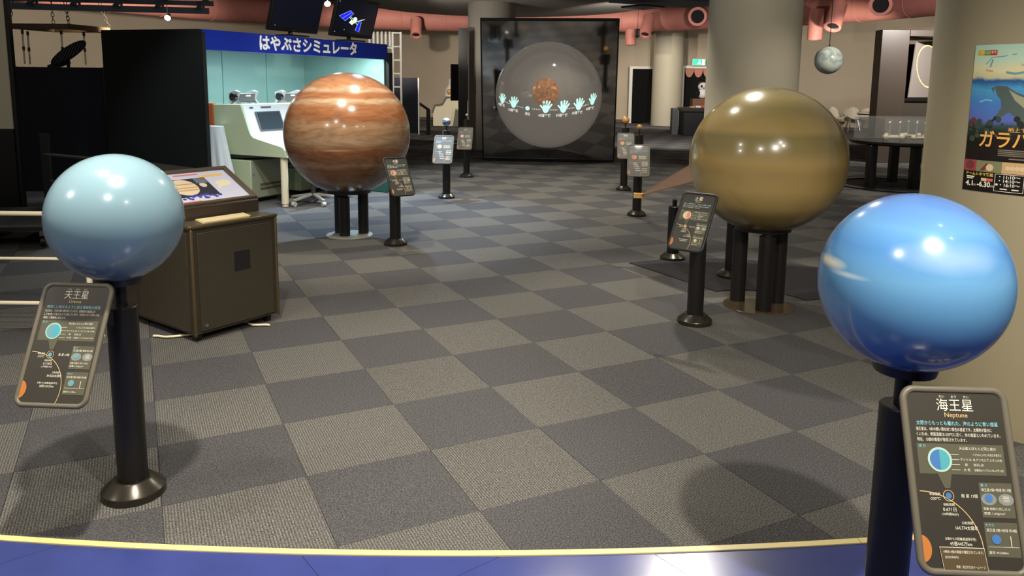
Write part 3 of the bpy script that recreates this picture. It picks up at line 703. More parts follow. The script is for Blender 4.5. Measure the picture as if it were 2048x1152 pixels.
# clear brown ring sheet beside the olive globe: a tilted piece of a ring, with a tan edge clip
M_RING = mat('ring_acrylic', (120, 92, 70), 0.12, alpha=0.55, coat=0.3)
ra, rb = rad(119.5), rad(62)
a_, b_ = 0.566, -0.028
def ringz(x, y): return 1.0 - 0.02 + a_ * x + b_ * y
vs = []; fs = []; N_ = 24
for i in range(N_ + 1):
    t = ra + (rb - ra) * i / N_
    for r in (0.56, 1.31):
        x, y = r * math.cos(t), r * math.sin(t)
        vs += [(x, y, ringz(x, y)), (x, y, ringz(x, y) + 0.010)]
for i in range(N_):
    q = 4 * i; e = q + 4
    fs += [(q, q + 2, e + 2, e), (q + 1, e + 1, e + 3, q + 3), (q, e, e + 1, q + 1), (q + 2, q + 3, e + 3, e + 2)]
fs += [(0, 1, 3, 2), (4 * N_, 4 * N_ + 2, 4 * N_ + 3, 4 * N_ + 1)]
rs = MB().add(vs, fs).build('ring_sheet', M_RING, sat, smooth=20)
tx, ty = 1.31 * math.cos(ra), 1.31 * math.sin(ra)
MB().prism([(-0.05, -0.020), (0.02, -0.014), (0.035, 0.0), (0.02, 0.014), (-0.05, 0.020)], -0.012, 0.026, Matrix.Translation((tx - 0.0, ty, ringz(tx, ty))) @ Matrix.Rotation(rad(-12), 4, 'Z')).build('edge_clip', mat('tan_wood', (206, 164, 96), 0.5), rs)
for (x, y), zt, pz, lab in (((1.39, 6.50), 0.465, 0.53, 'short black support post with a peg beside the olive globe'), ((1.727, 5.90), 0.62, 0.70, 'black support post standing on the dark mat behind the olive globe')):
    t = thing('support_post', lab, 'post', (x, y, 0.0))
    flange(t); post(t, 0, 0, 0, zt)
    MB().lathe([(0.02, zt), (0.02, pz - 0.01), (0.012, pz), (0.001, pz)], 16, caps=False).build('peg', M_BLACKM, t)
# dark ring-shaped mat on the floor
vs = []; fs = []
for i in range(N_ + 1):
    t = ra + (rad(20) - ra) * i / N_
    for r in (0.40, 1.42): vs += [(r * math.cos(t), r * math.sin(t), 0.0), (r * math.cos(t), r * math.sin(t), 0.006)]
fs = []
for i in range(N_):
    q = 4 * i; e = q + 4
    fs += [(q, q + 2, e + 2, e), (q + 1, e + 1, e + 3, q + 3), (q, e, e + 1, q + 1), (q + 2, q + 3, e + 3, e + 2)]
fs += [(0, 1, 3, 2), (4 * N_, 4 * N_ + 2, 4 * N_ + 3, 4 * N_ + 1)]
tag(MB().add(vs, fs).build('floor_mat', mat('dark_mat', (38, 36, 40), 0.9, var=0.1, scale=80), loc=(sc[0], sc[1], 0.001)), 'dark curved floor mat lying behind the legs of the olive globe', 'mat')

# ------------------------------------------------------------------ simulator booth
BO = g(402, 58, 2.09); BE = g(772, 89, 2.09); BA = math.atan2(BE.y - BO.y, BE.x - BO.x); BL = math.hypot(BE.x - BO.x, BE.y - BO.y)
booth = thing('simulator_booth', 'open black booth with blue lettered header and pale teal inside walls', 'booth', (BO.x, BO.y, 0), BA)
MB().bar((-0.02, 0.0, 1.045), (-0.26, 1.42, 1.045), 0.05, 2.09).build('side_panel', M_BLACKFAB, booth)
MB().box((-0.005, -0.02, 1.03), (0.05, 0.05, 2.06)).build('corner_post', M_BLACKSAT, booth)
hd = MB().box((BL / 2, 0.0, 1.97), (BL, 0.06, 0.24)).build('header_board', M_BLUE, booth, bevel=0.004)
fnh = lambda x, y, l: (x, -0.0315 - l * 0.001, 1.97 + y)
letters(fnh, 'はやぶさシミュレータ', 2.02, 0.205, 0.90 + 0.99, -0.005, M_WHITE, hd, 0.035, 0)
def teal(c, d): MB().box(c, d).build('wall_panel', M_TEAL, booth, bevel=0.003)
DB = 1.70
for i in range(4): teal((0.05 + 0.9 * i + 0.445, DB, 1.0), (0.888, 0.04, 2.0))
teal((3.64, 1.34, 1.0), (0.04, 0.70, 2.0)); teal((3.64, 0.50, 1.0), (0.04, 0.97, 2.0))
MB().box((BL + 0.05, 0.0, 0.98), (0.10, 0.10, 1.96)).build('corner_post', M_BLACKSAT, booth)
MB().tube([(0.62, DB - 0.03, 2.0), (0.62, DB - 0.03, 1.3), (0.64, DB - 0.04, 1.22), (0.72, DB - 0.05, 1.19)], 0.012).build('cable', M_BLACK, booth)
lampf = thing('fluorescent_lamp', 'white fluorescent tube fitting behind the blue header board', 'lamp', (BO.x, BO.y, 0), BA)
MB().box((1.75, 0.12, 2.01), (3.2, 0.10, 0.05)).build('housing', M_WHITE, lampf)
for i in range(3):
    MB().cyl((0.2 + 1.08 * i, 0.12, 1.965), (1.2 + 1.08 * i, 0.12, 1.965), 0.014, n=12).build('tube', mat('tube_glow', (225, 245, 255), 0.5, emit=6), lampf)
def area(loc, size, sizey, power, col, rot):
    l = bpy.data.lights.new('tube_light', 'AREA'); l.shape = 'RECTANGLE'; l.size = size; l.size_y = sizey; l.energy = power; l.color = col
    o = bpy.data.objects.new('tube_light', l); COL.objects.link(o); o.location = loc; o.rotation_euler = rot; return o
def bw(u, v, z):      # booth local -> world
    return Vector((BO.x + math.cos(BA) * u - math.sin(BA) * v, BO.y + math.sin(BA) * u + math.cos(BA) * v, z))
area(bw(1.75, 0.12, 1.945), 3.2, 0.08, 62, COOL, (0, 0, BA))

# console desk (local frame of the booth; y is minus the outward direction)
con = thing('console_desk', 'pale green and white control console with sloped screens under the blue header', 'desk', (BO.x, BO.y, 0), BA)
prof = [(0.11, 1.200), (-0.343, 1.205), (-0.462, 0.90), (-0.490, 0.845), (-0.530, 0.81), (-0.99, 0.715), (-1.030, 0.675), (-1.025, 0.592), (0.11, 0.592)]
def yz_prism(mb, pts, x0, x1):
    n = len(pts); vs = [(x0, y, z) for y, z in pts] + [(x1, y, z) for y, z in pts]
    return mb.add(vs, [tuple(range(n)), tuple(range(n, 2 * n))[::-1]] + [(i, n + i, n + (i + 1) % n, (i + 1) % n) for i in range(n)])
yz_prism(MB(), prof, 0.23, 0.262).build('end_panel', M_GREEN, con, bevel=0.004)
yz_prism(MB(), prof, 2.70, 2.732).build('end_panel', M_GREEN, con, bevel=0.004)
inner = [(y * 1.0 + (0.006 if i in (1, 2, 3, 4) else 0), z - 0.004) for i, (y, z) in enumerate(prof)]
yz_prism(MB(), inner, 0.262, 2.70).build('body', M_WHITE, con, smooth=30)
yz_prism(MB(), [(0.05, 0.53), (-0.88, 0.585), (-0.9, 0.592), (0.05, 0.592)], 0.30, 2.66).build('under_tray', mat('dark_grey_metal', (74, 78, 74), 0.5), con)
def slope(mb, u0, u1, t0, t1, lift0, lift1):
    y0, z0, y1, z1 = -0.343, 1.201, -0.462, 0.90
    ny, nz = -(z0 - z1), -(y1 - y0) * -1; L = math.hypot(ny, nz); ny, nz = ny / L, abs(nz) / L
    P = lambda u, t, l: (u, y0 + (y1 - y0) * t + ny * l, z0 + (z1 - z0) * t + nz * l)
    vs = [P(u, t, l) for u in (u0, u1) for t in (t0, t1) for l in (lift0, lift1)]
    return mb.add(vs, [(0, 1, 3, 2), (4, 6, 7, 5), (0, 4, 5, 1), (2, 3, 7, 6), (0, 2, 6, 4), (1, 5, 7, 3)])
for u in (0.42, 1.28, 2.12):
    slope(MB(), u, u + 0.42, 0.30, 1.06, 0.0, 0.012).build('monitor_bezel', mat('bezel_grey', (92, 98, 98), 0.5), con)
    slope(MB(), u + 0.02, u + 0.40, 0.34, 1.02, 0.011, 0.016).build('monitor_screen', mat('crt_glass', (58, 66, 68), 0.12), con)
    slope(MB(), u + 0.13, u + 0.30, 0.09, 0.14, 0.0, 0.004).build('label_plate', M_GREY, con)
    for k in range(3): slope(MB(), u - 0.06 + 0.02 * k, u - 0.045 + 0.02 * k, 0.1, 0.15, 0.0, 0.006).build('button', M_GREY, con)
    MB().box((u + 0.33, -0.72, 0.786), (0.10, 0.10, 0.02), Matrix.Translation((0, 0, 0))).build('trackball_pad', M_GREY, con, bevel=0.004)
for u in (0.29, 2.64):
    MB().lathe([(0.036, 0), (0.036, 0.03), (0.043, 0.032), (0.043, 0.60)], 24, Matrix.Translation((u, -0.955, 0))).build('leg', M_CREAM, con)
for k, u in enumerate((0.25, 1.12, 1.96)):
    cb = thing('cabinet', ('pale green metal cabinet with two vents under the near end of the console', 'pale green metal cabinet under the middle of the console', 'pale green metal cabinet under the far end of the console')[k], 'cabinet', bw(u, 0.12, 0), BA, 'cabinets under the console')
    MB().box((0.275, -0.285, 0.29), (0.55, 0.57, 0.475)).build('body', M_GREEN, cb, bevel=0.008)
    MB().box((0.275, -0.25, 0.03), (0.50, 0.45, 0.06)).build('plinth', M_BLACK, cb)
    dr = MB().box((0.275, -0.575, 0.29), (0.53, 0.012, 0.45)).build('door', mat('cabinet_door', (150, 154, 128), 0.5), cb, bevel=0.003)
    for z in (0.17, 0.22):
        MB().box((0.32, -0.583, z), (0.36, 0.008, 0.026)).build('vent', mat('vent_brown', (96, 86, 66), 0.6), dr)
    MB().cyl((0.03, -0.581, 0.36), (0.03, -0.592, 0.36), 0.012).build('lock', M_CHROME, dr)
# two grey tabletop devices
def device(u, lab):
    t = thing('tabletop_device', lab, 'device', bw(u, 0.0, 1.202), BA, 'grey devices on the console')
    MB().box((0.0, 0.0, 0.075), (0.27, 0.12, 0.11)).build('body', M_GREY, t, bevel=0.012)
    MB().box((0.02, -0.062, 0.10), (0.08, 0.004, 0.02)).build('label_plate', M_WHITE, t)
    for s in (-1, 1):
        M = Matrix.Translation((s * 0.15, 0, 0)) @ Matrix.Rotation(PI / 2, 4, 'Y') @ Matrix.Rotation(PI / 2, 4, 'Z')
        MB().prism([(-0.10, 0.0), (-0.05, 0.06), (-0.09, 0.15), (-0.03, 0.17), (0.09, 0.14), (0.06, 0.07), (0.09, 0.0), (0.05, 0.0), (0.0, 0.05), (-0.06, 0.0)], -0.02, 0.02, M).build('side_guard', mat('device_pale', (128, 134, 134), 0.5), t, bevel=0.004)
    MB().cyl((-0.21, -0.02, 0.085), (-0.16, -0.02, 0.085), 0.05).build('lens', M_BLACK, t)
device(0.62, 'grey boxy device with angular guards on the near end of the console')
device(1.42, 'grey boxy device on the console, half hidden behind the banded globe')
tag(MB().box((0, 0, 0), (0.05, 0.16, 0.28)).build('orange_board', M_ORANGE, loc=bw(0.25, 0.20, 1.07), rz=BA), 'narrow orange board standing beside the pale green console', 'board')
# cloth draped over a stool
vs = []; fs = []; R_, C_ = 14, 48
for i in range(R_ + 1):
    t = i / R_
    for j in range(C_):
        a = 2 * PI * j / C_; f = 0.030 * t * math.sin(a * 9) + 0.020 * t * math.sin(a * 5 + 1)
        rx, ry = 0.06 + 0.025 * t + f * 0.6, 0.13 + 0.14 * t ** 1.2 + f
        vs.append((rx * math.cos(a), ry * math.sin(a) - 0.05 * t, 0.94 - 0.935 * t + 0.012 * math.sin(a * 4) * t))
for i in range(R_):
    for j in range(C_): fs.append((i * C_ + j, (i + 1) * C_ + j, (i + 1) * C_ + (j + 1) % C_, i * C_ + (j + 1) % C_))
fs.append(tuple(range(C_)))
tag(MB().add(vs, fs).build('white_cloth', M_CLOTH, smooth=60, loc=bw(0.12, -0.03, 0), rz=BA), 'white cloth draped in folds beside the black booth corner', 'cloth')
# office chair behind the banded globe
ch = thing('office_chair', 'grey office chair with five star base behind the banded globe', 'chair', bw(0.62, -1.10, 0), BA)
M_CHG = mat('chair_grey', (150, 150, 144), 0.4)
for k in range(5):
    a = 2 * PI * k / 5 + 0.5; d = Vector((math.cos(a), math.sin(a), 0))
    MB().bar(d * 0.03 + Vector((0, 0, 0.12)), d * 0.30 + Vector((0, 0, 0.075)), 0.04, 0.03).build('base_arm', M_CHG, ch, bevel=0.005)
    q = d * 0.30; n = Vector((-d.y, d.x, 0)) * 0.022
    MB().cyl(q - n + Vector((0, 0, 0.03)), q + n + Vector((0, 0, 0.03)), 0.03).build('castor', mat('castor_grey', (170, 168, 160), 0.5), ch)
MB().cyl((0, 0, 0.08), (0, 0, 0.45), 0.028).build('column', mat('chair_column', (60, 62, 64), 0.4), ch)
MB().box((0, 0, 0.48), (0.46, 0.44, 0.07)).build('seat', mat('chair_fabric', (40, 44, 54), 0.9), ch, bevel=0.03)
MB().box((0.0, -0.24, 0.72), (0.40, 0.05, 0.34)).build('backrest', MATS['chair_fabric'], ch, bevel=0.02)
MB().bar((0, -0.18, 0.45), (0, -0.265, 0.70), 0.05, 0.015).build('back_support', M_CHG, ch)
tag(MB().box((0, 0, 0.11), (0.36, 0.26, 0.22)).build('storage_box', mat('green_box', (44, 84, 74), 0.6), loc=(g(770, 384).x, g(770, 384).y + 0.15, 0), rz=BA, bevel=0.01), 'small dark green box on the floor behind the banded globe', 'box')

# televisions on the booth roof
M_GLOW_B = mat('print_glow_blue', (14, 20, 245), 0.5, emit=1.0); M_GLOW_W = mat('print_glow_white', (196, 222, 222), 0.5, emit=0.7); M_GLOW_Y = mat('print_glow_yellow', (206, 218, 120), 0.5, emit=0.6)
M_TVS = mat('tv_screen', (13, 14, 26), 0.15, emit=0.35)
def tv(u0, u1, label, pic):
    W = u1 - u0; H = W * 0.585
    t = thing('television', label, 'television', bw((u0 + u1) / 2, 0.12, 2.10), BA)
    T = Matrix.Translation((0, 0, 0.065)) @ Matrix.Rotation(rad(17), 4, 'X')      # top leans outwards
    MB(T).box((0, 0, H / 2), (W, 0.05, H)).build('cabinet', M_BLACK, t, bevel=0.006)
    s = MB(T).box((0, -0.0265, H / 2 + 0.012), (W - 0.07, 0.006, H - 0.10)).build('screen', M_TVS, t)
    MB().box((0, 0, 0.01), (0.42, 0.24, 0.02)).build('stand_foot', M_BLACK, t); MB().cyl((0, 0.03, 0.02), (0, 0.05, 0.16), 0.03).build('stand_neck', M_BLACK, t)
    MB(T).box((0.0, -0.0258, 0.02), (0.05, 0.002, 0.008)).build('maker_plate', M_GREY, t)
    fn = lambda x, y, l: tuple(T @ Vector(((x - 0.5) * (W - 0.07), -0.0298 - 0.0006 * l, H / 2 + 0.012 + (y - 0.5) * (H - 0.10))))
    if pic:
        P = Print(fn); P.poly([(0.07, 0.51), (0.32, 0.71), (0.415, 0.63), (0.237, 0.376)]).poly([(0.58, 0.37), (0.655, 0.39), (0.64, 0.065), (0.54, 0.12)]); P.build('satellite_print', M_GLOW_B, s)
        P = Print(fn); P.poly(circ(0.48, 0.44, 0.055, 20, 0.09), 2).poly([(0.395, 0.43), (0.49, 0.36), (0.43, 0.27), (0.34, 0.34)], 1).poly([(0.52, 0.365), (0.545, 0.41), (0.74, 0.515), (0.70, 0.47)], 3)
        P.line([(0.33, 0.50), (0.42, 0.41)], 0.012, 1).line([(0.35, 0.53), (0.44, 0.45)], 0.012, 1).line([(0.50, 0.36), (0.56, 0.30)], 0.012, 1)
        P.line([(0.07, 0.51), (0.32, 0.71), (0.415, 0.63), (0.237, 0.376)], 0.006, 2, True).line([(0.58, 0.37), (0.655, 0.39), (0.64, 0.065), (0.54, 0.12)], 0.006, 2, True).line([(0.155, 0.44), (0.37, 0.67)], 0.005, 2)
        for x, y in ((0.26, 0.10), (0.04, 0.02), (0.02, 0.95)): P.poly(circ(x, y, 0.008, 8, 0.012), 1)
        P.build('satellite_print', M_GLOW_W, s)
        Print(fn).poly([(0.395, 0.43), (0.49, 0.36), (0.475, 0.32), (0.42, 0.36)], 4).build('satellite_print', M_GLOW_Y, s)
    else:
        P = Print(fn)
        for x, y in ((0.62, 0.93), (0.08, 0.03)): P.poly(circ(x, y, 0.006, 8, 0.010), 1)
        P.build('star_print', M_GLOW_W, s)
    return t
tv(1.18, 2.15, 'flat black television with a blank dark picture on top of the booth', False)
tv(2.43, 3.42, 'flat black television showing a blue winged satellite on top of the booth', True)

# ------------------------------------------------------------------ information kiosk
KA = g(390, 676, .04); KB = g(561, 628, .04); KR = math.atan2(KB.y - KA.y, KB.x - KA.x); KW = 0.584
ki = thing('information_kiosk', 'dark brown cabinet kiosk with a lit sloping touch screen beside the pale blue globe', 'kiosk', (KA.x, KA.y, 0), KR)
KD = 1.25
MB().box((KW / 2, KD / 2, 0.355), (KW - 0.012, KD - 0.012, 0.61)).build('body', M_BROWNK, ki)
MB().box((KW / 2, 0.004, 0.35), (KW - 0.085, 0.012, 0.57)).build('front_panel', mat('kiosk_panel', (54, 48, 38), 0.45, var=0.05, scale=20), ki, bevel=0.002)
MB().box((0.004, KD / 2, 0.35), (0.012, KD - 0.08, 0.57)).build('side_panel', MATS['kiosk_panel'], ki, bevel=0.002)
MB().box((KW / 2, KD / 2, 0.668), (KW, KD, 0.024)).build('top_board', mat('kiosk_top', (86, 82, 62), 0.3), ki, bevel=0.006)
for x in (0.012, KW - 0.012): MB().box((x, 0.006, 0.35), (0.018, 0.018, 0.62)).build('edge_trim', M_BROWNT, ki, bevel=0.006)
MB().box((KW / 2, 0.002, 0.672), (KW, 0.016, 0.020)).build('edge_trim', M_BROWNT, ki, bevel=0.006)
MB().box((0.002, KD / 2, 0.672), (0.016, KD, 0.020)).build('edge_trim', M_BROWNT, ki, bevel=0.006)
MB().box((0.325, -0.0015, 0.435), (0.105, 0.006, 0.115)).build('hatch', mat('hatch_dark', (14, 12, 9), 0.7), ki)
MB().cyl((0.075, -0.0, 0.095), (0.075, -0.008, 0.095), 0.011).build('keyhole', M_CHROME, ki)
for x in (0.05, KW - 0.06):
    for y in (0.06, KD - 0.06):
        w_ = MB().cyl((x - 0.015, y, 0.026), (x + 0.015, y, 0.026), 0.026).build('castor', M_BLACK, ki)
        MB().box((x, y, 0.048), (0.04, 0.05, 0.012)).build('castor_fork', M_CHROME, w_)
HP = [(0.17, 0.68), (0.17, 0.752), (0.178, 0.760), (0.515, 0.928), (0.53, 0.928), (0.53, 0.68)]
yz_prism(MB(), HP, 0.0, 0.578).build('monitor_housing', mat('kiosk_housing', (60, 50, 42), 0.38), ki, smooth=0, bevel=0.004)
MB().box((0.235, 0.87, 0.80), (0.47, 0.68, 0.245)).build('rear_housing', M_BROWNK, ki, bevel=0.004)
sl = Vector((0.178 - 0.515, 0.760 - 0.928)); SLn = sl.length; ang = math.atan2(0.928 - 0.760, 0.515 - 0.178)
def kfn(x, y, l):      # x, y in 0..1 on the sloping screen
    t = 0.06 + 0.86 * y; u = 0.035 + 0.508 * x; ll = 0.0045 + 0.0006 * l
    return (u, 0.178 + 0.337 * t - math.sin(ang) * ll, 0.760 + 0.168 * t + math.cos(ang) * ll)
fr = MB()
def kbox(mb, x0, x1, y0, y1, h0, h1):
    vs = []
    for x in (x0, x1):
        for y in (y0, y1):
            for h in (h0, h1):
                p = kfn(x, y, 0); vs.append((p[0], p[1] - math.sin(ang) * h, p[2] + math.cos(ang) * h))
    return mb.add(vs, [(0, 1, 3, 2), (4, 6, 7, 5), (0, 4, 5, 1), (2, 3, 7, 6), (0, 2, 6, 4), (1, 5, 7, 3)])
M_BEZ = mat('bezel_brown', (108, 94, 78), 0.3, metal=0.2)
for q in ((-0.065, 1.065, -0.06, -0.005), (-0.065, 1.065, 1.005, 1.09), (-0.065, -0.005, -0.005, 1.005), (1.005, 1.065, -0.005, 1.005)):
    kbox(MB(), *q, -0.004, 0.012).build('bezel', M_BEZ, ki, bevel=0.002)
ks = kbox(MB(), 0, 1, 0, 1, -0.006, -0.0005).build('screen', mat('kiosk_screen', (196, 196, 210), 0.3, emit=0.22), ki)
def glow(n, c, e=0.2): return mat('screen_' + n, c, 0.4, emit=e)
Print(kfn).grid(0.06, 0.66, 0.20, 0.80, 1, 1).build('picture_print', glow('dark', (44, 46, 54)), ks)
pj = [(0.31 + 0.165 * math.cos(2 * PI * k / 40), 0.52 + 0.27 * math.sin(2 * PI * k / 40)) for k in range(40)]
Print(kfn).poly(pj, 1).poly(circ(0.56, 0.55, 0.045, 20, 0.075), 1).build('picture_print', glow('cream', (214, 196, 164)), ks)
P = Print(kfn)
for y in (0.42, 0.50, 0.62): P.line([(0.31 - 0.155 * math.sqrt(max(0, 1 - ((y - .52) / .27) ** 2)), y), (0.31 + 0.155 * math.sqrt(max(0, 1 - ((y - .52) / .27) ** 2)), y)], 0.04, 2)
P.build('picture_print', glow('tan', (196, 152, 104)), ks)
P = Print(kfn); random.seed(3)
for k in range(26): P.poly(circ(0.10 + 0.55 * random.random(), 0.12 + 0.12 * random.random(), 0.022, 8, 0.03), 3 + k % 3)
P.build('picture_print', glow('blue', (66, 66, 150)), ks)
Print(kfn).line([(0.30, 0.925), (0.62, 0.925)], 0.045, 1).line([(0.10, 0.865), (0.20, 0.865)], 0.045, 1).line([(0.12, 0.04), (0.36, 0.04)], 0.05, 1).build('caption_print', glow('red', (214, 120, 124)), ks)
Print(kfn).line([(0.60, 0.83), (0.92, 0.845)], 0.07, 2).build('caption_print', glow('orange', (232, 184, 92)), ks)
Print(kfn).poly(circ(0.83, 0.55, 0.10, 24, 0.10), 2).poly([(0.75, 0.50), (0.80, 0.46), (0.70, 0.36)], 2).build('bubble_print', glow('bubble', (226, 214, 180)), ks)
Print(kfn).poly([(0.50, 0.62), (0.64, 0.60), (0.655, 0.76), (0.50, 0.80)], 2).build('picture_print', glow('grey', (104, 112, 124)), ks)
pp = MB()
for k in range(3):
    pp.add([(0.10 + 0.004 * k, 0.025, 0.003 * k), (0.40 + 0.006 * k, 0.02, 0.003 * k), (0.43, 0.12, 0.003 * k + 0.004), (0.12, 0.135, 0.003 * k + 0.003), (0.10 + 0.004 * k, 0.025, 0.003 * k + 0.002), (0.40 + 0.006 * k, 0.02, 0.003 * k + 0.002), (0.43, 0.12, 0.003 * k + 0.006), (0.12, 0.135, 0.003 * k + 0.005)],
       [(0, 1, 2, 3), (4, 5, 6, 7), (0, 1, 5, 4), (1, 2, 6, 5), (2, 3, 7, 6), (3, 0, 4, 7)])
tag(pp.build('folded_paper', mat('cream_paper', (226, 208, 160), 0.8), smooth=0, loc=(KA.x, KA.y, 0.681), rz=KR), 'creased cream paper lying on the front ledge of the brown kiosk', 'paper')
for k, (p, q) in enumerate((((0.10, 0.10), (-0.10, 0.30)), ((0.38, 0.16), (0.44, -0.06)))):
    pts = [(p[0] + (q[0] - p[0]) * t / 8 + 0.02 * math.sin(t), p[1] + (q[1] - p[1]) * t / 8, 0.008 + 0.004) for t in range(9)]
    tag(MB().tube(pts, 0.007).build('power_cable', M_CREAM, smooth=60, loc=(KA.x, KA.y, 0), rz=KR), ('thin cream cable on the carpet along the long side of the brown kiosk', 'thin cream cable end on the carpet under the kiosk front')[k], 'cable')

# ------------------------------------------------------------------ guard rail, cart and partitions on the far side of the pale blue globe
gr = thing('guard_rail', 'cream painted guard rail of three bars ending behind the pale blue globe', 'railing', (0, 4.3, 0))
for y0, r in ((427, 0.014), (517, 0.009), (606, 0.012)):
    z = at_y(40, y0, 4.3).z
    MB().cyl((-6.2, 0, z), (-2.36, 0, z), r).build('rail_bar', M_CREAM, gr)
for x in (-2.42, -4.4, -6.1):
    MB().cyl((x, 0, 0), (x, 0, 0.80), 0.016).build('rail_post', M_CREAM, gr); MB().lathe([(0.06, 0), (0.06, 0.008), (0.02, 0.012)], 20, Matrix.Translation((x, 0, 0))).build('foot_plate', M_CREAM, gr)
q = g(40, 505); ct = thing('platform_cart', 'low black platform cart with upright posts and handle bars by the navy partition', 'cart', (q.x, q.y + 0.6, 0), rad(8))
MB().box((-0.9, 0.0, 0.20), (2.2, 1.0, 0.06)).build('platform', M_BLACKSAT, ct, bevel=0.005)
MB().box((-0.9, -0.505, 0.215), (2.2, 0.012, 0.02)).build('edge_strip', M_CHROME, ct)
for x in (-1.9, 0.05):
    for y in (-0.42, 0.42): MB().cyl((x - 0.02, y, 0.06), (x + 0.02, y, 0.06), 0.05).build('castor', M_BLACK, ct); MB().box((x, y, 0.145), (0.06, 0.06, 0.06)).build('castor_fork', M_CHROME, ct)
for x in (-0.25, -1.9): MB().box((x, 0.42, 0.58), (0.07, 0.05, 0.76)).build('upright', M_BLACK, ct)
MB().tube([(-0.25, 0.40, 0.76), (0.50, 0.30, 0.70)], 0.015).build('handle_bar', mat('dark_bar', (70, 70, 70), 0.4), ct); MB().tube([(-0.22, 0.40, 0.50), (0.30, 0.34, 0.46)], 0.012).build('handle_bar', MATS['dark_bar'], ct)
MB().bar((-0.10, 0.2, 0.42), (0.25, 0.2, 0.47), 0.25, 0.02).build('white_shelf', mat('shelf_grey', (150, 146, 136), 0.5), ct); MB().cyl((0.06, 0.2, 0.2), (0.06, 0.2, 0.44), 0.012).build('shelf_leg', M_CHG, ct)
pt = thing('partition_screen', 'navy fabric partition screen standing beside the black booth', 'partition', (0, 10.2, 0))
for x0, x1 in ((-7.6, -6.52), (-6.5, -5.36)):
    MB().box(((x0 + x1) / 2, 0, 0.82), (x1 - x0, 0.05, 1.64)).build('panel', M_NAVY, pt, bevel=0.004)
for x in (-6.51, -5.35): MB().box((x, 0, 0.82), (0.02, 0.06, 1.65)).build('edge_post', M_BLACK, pt)
pb = thing('display_board', 'tall cream display board on a black base at the edge of view', 'board', (0, 8.3, 0))
xr = at_y(19, 130, 8.3).x
MB().box((xr - 0.6, 0, 1.80), (1.2, 0.06, 1.70)).build('cream_panel', M_CREAM, pb, bevel=0.004); MB().box((xr - 0.6, 0, 0.475), (1.2, 0.06, 0.95)).build('black_base', M_BLACK, pb)
MB().box((xr + 0.02, 0.01, 1.32), (0.045, 0.05, 2.64)).build('edge_post', M_BLACK, pb)

# ------------------------------------------------------------------ poster on the near column
def cyl_hit(px, py):
    d = ray(px, py); ox, oy = -PC[0], -PC[1]
    A_ = d.x ** 2 + d.y ** 2; B2 = 2 * (ox * d.x + oy * d.y); C2 = ox ** 2 + oy ** 2 - PC[2] ** 2
    t = (-B2 - math.sqrt(max(0, B2 * B2 - 4 * A_ * C2))) / (2 * A_); p = CAM + d * t
    return math.atan2(p.y - PC[1], p.x - PC[0]) % (2 * PI), p.z
a1, z1 = cyl_hit(1950, 91); a2, z2 = cyl_hit(1928, 378)
pa = (a1 + a2) / 2; PH = z1 - z2; PW = PH / 1.414
po = thing('poster', 'large colourful film poster taped to the round column', 'poster', (PC[0], PC[1], 0))
def pfn(x, y, l):      # x 0..1 across, y 0..1.414 from the bottom, both in poster widths
    r = PC[2] + 0.0022 + l * 0.0005; t = pa + x * PW / PC[2]
    return (r * math.cos(t), r * math.sin(t), z2 + y * PW)
ma, nt, bs, N, L = nodes('poster_sheet_print')
tc = N('ShaderNodeTexCoord'); sp = N('ShaderNodeSeparateXYZ'); L(tc.outputs['Object'], sp.inputs[0])
nz = N('ShaderNodeTexNoise'); nz.inputs['Scale'].default_value = 14; nz.inputs['Detail'].default_value = 6; L(tc.outputs['Object'], nz.inputs['Vector'])
ml = N('ShaderNodeMath'); ml.operation = 'MULTIPLY_ADD'; ml.inputs[1].default_value = 0.05; L(nz.outputs['Fac'], ml.inputs[0]); L(sp.outputs['Z'], ml.inputs[2])
mr = N('ShaderNodeMapRange'); mr.inputs['From Min'].default_value = z2 + 0.025; mr.inputs['From Max'].default_value = z1 + 0.025; L(ml.outputs[0], mr.inputs['Value'])
cr = ramp(nt, [(0.0, (22, 18, 16)), (0.36, (30, 24, 20)), (0.42, (40, 50, 40)), (0.46, (52, 72, 72)), (0.49, (90, 100, 170)), (0.60, (70, 120, 186)), (0.70, (74, 150, 190)), (0.755, (40, 80, 140)), (0.775, (190, 190, 150)), (0.83, (216, 206, 160)), (0.90, (186, 212, 186)), (1.0, (170, 206, 186))])
L(mr.outputs['Result'], cr.inputs['Fac']); L(cr.outputs['Color'], bs.inputs['Base Color']); bs.inputs['Roughness'].default_value = 0.3
Print(pfn).grid(0, 1, 0, 1.414, 24, 1).build('sheet', ma, po)
Y_ = lambda t: 1.414 * (1 - t)          # t measured down from the top, 0..1
def band(x0, x1, t0, t1, c, l=1, n=8, nm='print_block'): return Print(pfn).grid(x0, x1, Y_(t1), Y_(t0), n, 1, l).build(nm, pmat(c), po)
band(0.035, 0.10, 0.036, 0.070, (214, 168, 44)); band(0.10, 0.16, 0.036, 0.070, (110, 140, 56)); band(0.16, 0.225, 0.036, 0.070, (190, 52, 44))
Print(pfn).t(fit_text('ドームシネマ', 0.14, 0.145, Y_(0.052), bold=0.01, size=0.034), 2).build('lettering', M_PW, po)
